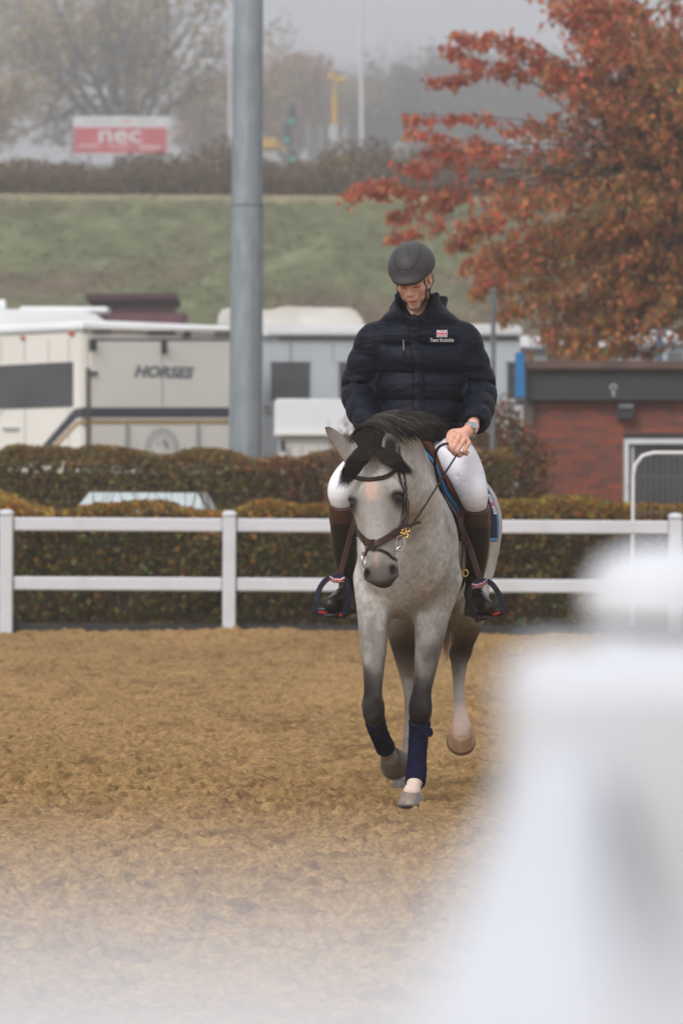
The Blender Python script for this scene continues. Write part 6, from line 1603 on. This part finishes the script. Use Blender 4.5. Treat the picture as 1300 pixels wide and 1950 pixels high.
m = MB(); m.tube([wrap(.455, R(a), .045) for a in np.linspace(-26, 26, 13)], [.012 + .010 * math.sin(math.pi * i / 12) for i in range(13)], 10); m.build('pommel', M['saddle'], sad, smooth=True)
shell('girth', lambda ph: (.46, .56), [R(a) for a in np.linspace(100, 260, 41)], .004, .016, M['fleece'], sad, 6)
shell('girth_webbing', lambda ph: (.49, .53), [R(a) for a in np.linspace(96, 264, 41)], .018, .008, M['dkstrap'], sad, 4)
m = MB(); c = P(878, 1092, 17.20)
hit = HBVH.find_nearest(c); c = hit[0] + hit[1] * .03; m.tube([c + Vector((math.cos(a) * .012, 0, math.sin(a) * .015)) for a in np.linspace(0, 2 * math.pi, 15)], .0028, 6); m.build('girth_ring', M['gold'], sad, smooth=True)
# stirrups
def stirrup(out, tread, ltop, lbot, pad_pts, tilt):
    """out: arch outline in photo pixels; tread: two ends"""
    st = empty('stirrup', P(*lbot)); attach(st, sad)
    C = spline(np.array([[a, b3, 0] for a, b3 in out], float), 6)
    vs, fs = [], []; n = len(C)
    pts = [P(a, b3, 17.27) for a, b3, _ in C]; cc = sum(pts, Vector()) / n
    for i, p in enumerate(pts):
        t = (pts[min(i + 1, n - 1)] - pts[max(i - 1, 0)]).normalized(); nn = Vector((0, 1, 0)); o_ = t.cross(nn).normalized()
        if o_.dot(p - cc) < 0: o_ = -o_
        wd = .0125
        for a, b3 in ((-wd, -.019), (wd, -.016), (wd, .016), (-wd, .019)): vs.append(p + o_ * a + nn * b3)
    for i in range(n - 1):
        for k in range(4): fs.append((i * 4 + k, i * 4 + (k + 1) % 4, i * 4 + 4 + (k + 1) % 4, i * 4 + 4 + k))
    fs += [(0, 1, 2, 3), ((n - 1) * 4 + 3, (n - 1) * 4 + 2, (n - 1) * 4 + 1, (n - 1) * 4)]
    m = MB(); m.add(vs, fs); m.build('arch', M['iron'], st, bevel=.0025)
    a, b3 = P(*tread[0], 17.27), P(*tread[1], 17.27); mid = (a + b3) / 2; L_ = (b3 - a).length; x_ = (b3 - a).normalized(); y_ = Vector((0, math.cos(tilt), math.sin(tilt))); z_ = x_.cross(y_)
    Mx = Matrix((x_, y_, z_)).transposed()
    m = MB(); m.box(tuple(mid), (L_, .060, .016), Mx, bev=.006); m.build('tread', M['iron'], st)
    m = MB(); m.box(tuple(mid - y_ * .028 - z_ * .004), (L_ * 1.02, .010, .030), Mx, bev=.004); m.build('tread_rim', M['iron'], st)
    for q in (-.24, .24):
        m = MB(); m.box(tuple(mid + x_ * q * L_ - y_ * .034 - z_ * .003), (L_ * .27, .004, .011), Mx, bev=.003); m.build('tread_insert', M['redpad'], st)
    # flag-patterned cover where the leather passes
    U2, V2 = 22, 8; g = []
    q0, q1 = pad_pts
    for j in range(V2):
        for i in range(U2):
            t = i / (U2 - 1); px = q0[0] + (q1[0] - q0[0]) * t; py = q0[1] + (q1[1] - q0[1]) * t + 4.0 * math.sin(t * math.pi) * 1.0 + (j / (V2 - 1) - .5) * 9.5
            g.append(list(P(px, py, 17.248 - .008 * math.sin(j / (V2 - 1) * math.pi))))
    u3, v3 = np.meshgrid(np.linspace(0, 1, U2), np.linspace(0, 1, V2)); ii = (np.arange(V2 - 1)[:, None] * U2 + np.arange(U2 - 1)[None, :]).ravel()
    mesh_np('flag_cover', np.array(g), np.stack([ii, ii + 1, ii + U2 + 1, ii + U2], 1), M['flag'], st, col=flag_color(u3, v3).reshape(-1, 3))
    a, b3 = P(*ltop), P(*lbot); strap(None, [wrap(.58, R(58) * (1 if ltop[0] > 780 else -1), .05), a, a.lerp(b3, .5), b3], .026, .006, 0, 4, normal=(0, -1, .1)).build('stirrup_leather', M['nose'], sad)
stirrup([(602, 1166), (601, 1145), (610, 1118), (624, 1102), (640, 1098), (654, 1102), (662, 1118), (664, 1142), (656, 1170)], ((600, 1161), (658, 1169)), (677, 985, 17.30), (646, 1100, 17.26), ((627, 1101), (656, 1103)), R(8))
stirrup([(904, 1176), (894, 1152), (893, 1128), (903, 1112), (917, 1107), (932, 1109), (945, 1124), (953, 1142), (955, 1158)], ((903, 1176), (957, 1161)), (876, 985, 17.30), (914, 1108, 17.26), ((898, 1116), (928, 1106)), R(8))
# ---- leg bandages
def bandage(label, pts, parentname='leg_bandage', flap=None):
    s_ = SDF((min(p.x for p, r_ in pts) - .07, min(p.y for p, r_ in pts) - .08, min(p.z for p, r_ in pts) - .04), (max(p.x for p, r_ in pts) + .07, max(p.y for p, r_ in pts) + .08, max(p.z for p, r_ in pts) + .04), .0036)
    C = spline(np.array([[*p, r_] for p, r_ in pts]), 8); n = len(C)
    for i in range(n - 1):
        a, b3 = C[i], C[i + 1]; k = i / n; bump_ = .0035 * (1 - ((k * 9.0) % 1.0))
        s_.cone(a[:3], b3[:3], a[3] + bump_, b3[3] + bump_ * .6, .001, u=(0, 1, 0), fl=1.15)
    p0, p1 = Vector(C[0, :3]), Vector(C[3, :3]); s_.plane_cut(p0, (p0 - p1), .004); q0, q1 = Vector(C[-1, :3]), Vector(C[-4, :3]); s_.plane_cut(q0, (q0 - q1), .004)
    o = sdf_obj(parentname, s_, M['bandage'], None, 1)[0]; tag(o, label, 'leg bandage', 'leg bandages'); return o
b1 = bandage('navy bandage on the planted foreleg with its tab sticking out', [(P(799, 1374, 17.015), .049), (P(797, 1395, 17.03), .043), (P(794, 1440, 17.03), .0415), (P(792, 1472, 17.02), .0455), (P(790.5, 1492, 16.99), .044)])
m = MB(); a = P(812, 1386, 16.98); m.add([P(797, 1378, 16.955), P(822, 1387, 16.985), P(825, 1397, 16.99), P(820, 1404, 16.985), P(797, 1399, 16.958)] + [P(797, 1378, 16.962), P(822, 1387, 16.995), P(825, 1397, 17.0), P(820, 1404, 16.995), P(797, 1399, 16.965)], [(0, 1, 2, 3, 4), (9, 8, 7, 6, 5)] + [(i, (i + 1) % 5, 5 + (i + 1) % 5, 5 + i) for i in range(5)]); m.build('fastening_tab', M['bandage'], b1)
b2 = bandage('navy bandage on the lifted foreleg', [(P(714, 1372, 16.95), .044), (P(718, 1388, 17.00), .042), (P(726, 1408, 17.09), .040), (P(734, 1425, 17.155), .0435)])

# ---------------------------------------------------------------- mist
hz = MB(); hz.box((0, 345, 54), (480, 740, 112)); 
hm = bpy.data.materials.new('mist'); hm.use_nodes = True; hn, hl = hm.node_tree.nodes, hm.node_tree.links
hn.remove(hn['Principled BSDF']); pv = hn.new('ShaderNodeVolumePrincipled'); pv.inputs['Color'].default_value = (.86, .87, .90, 1)
pv.inputs['Density'].default_value = .0021; pv.inputs['Anisotropy'].default_value = .75
hl.new(pv.outputs[0], hn['Material Output'].inputs['Volume'])
tag(hz.build('haze', hm), kind='stuff')
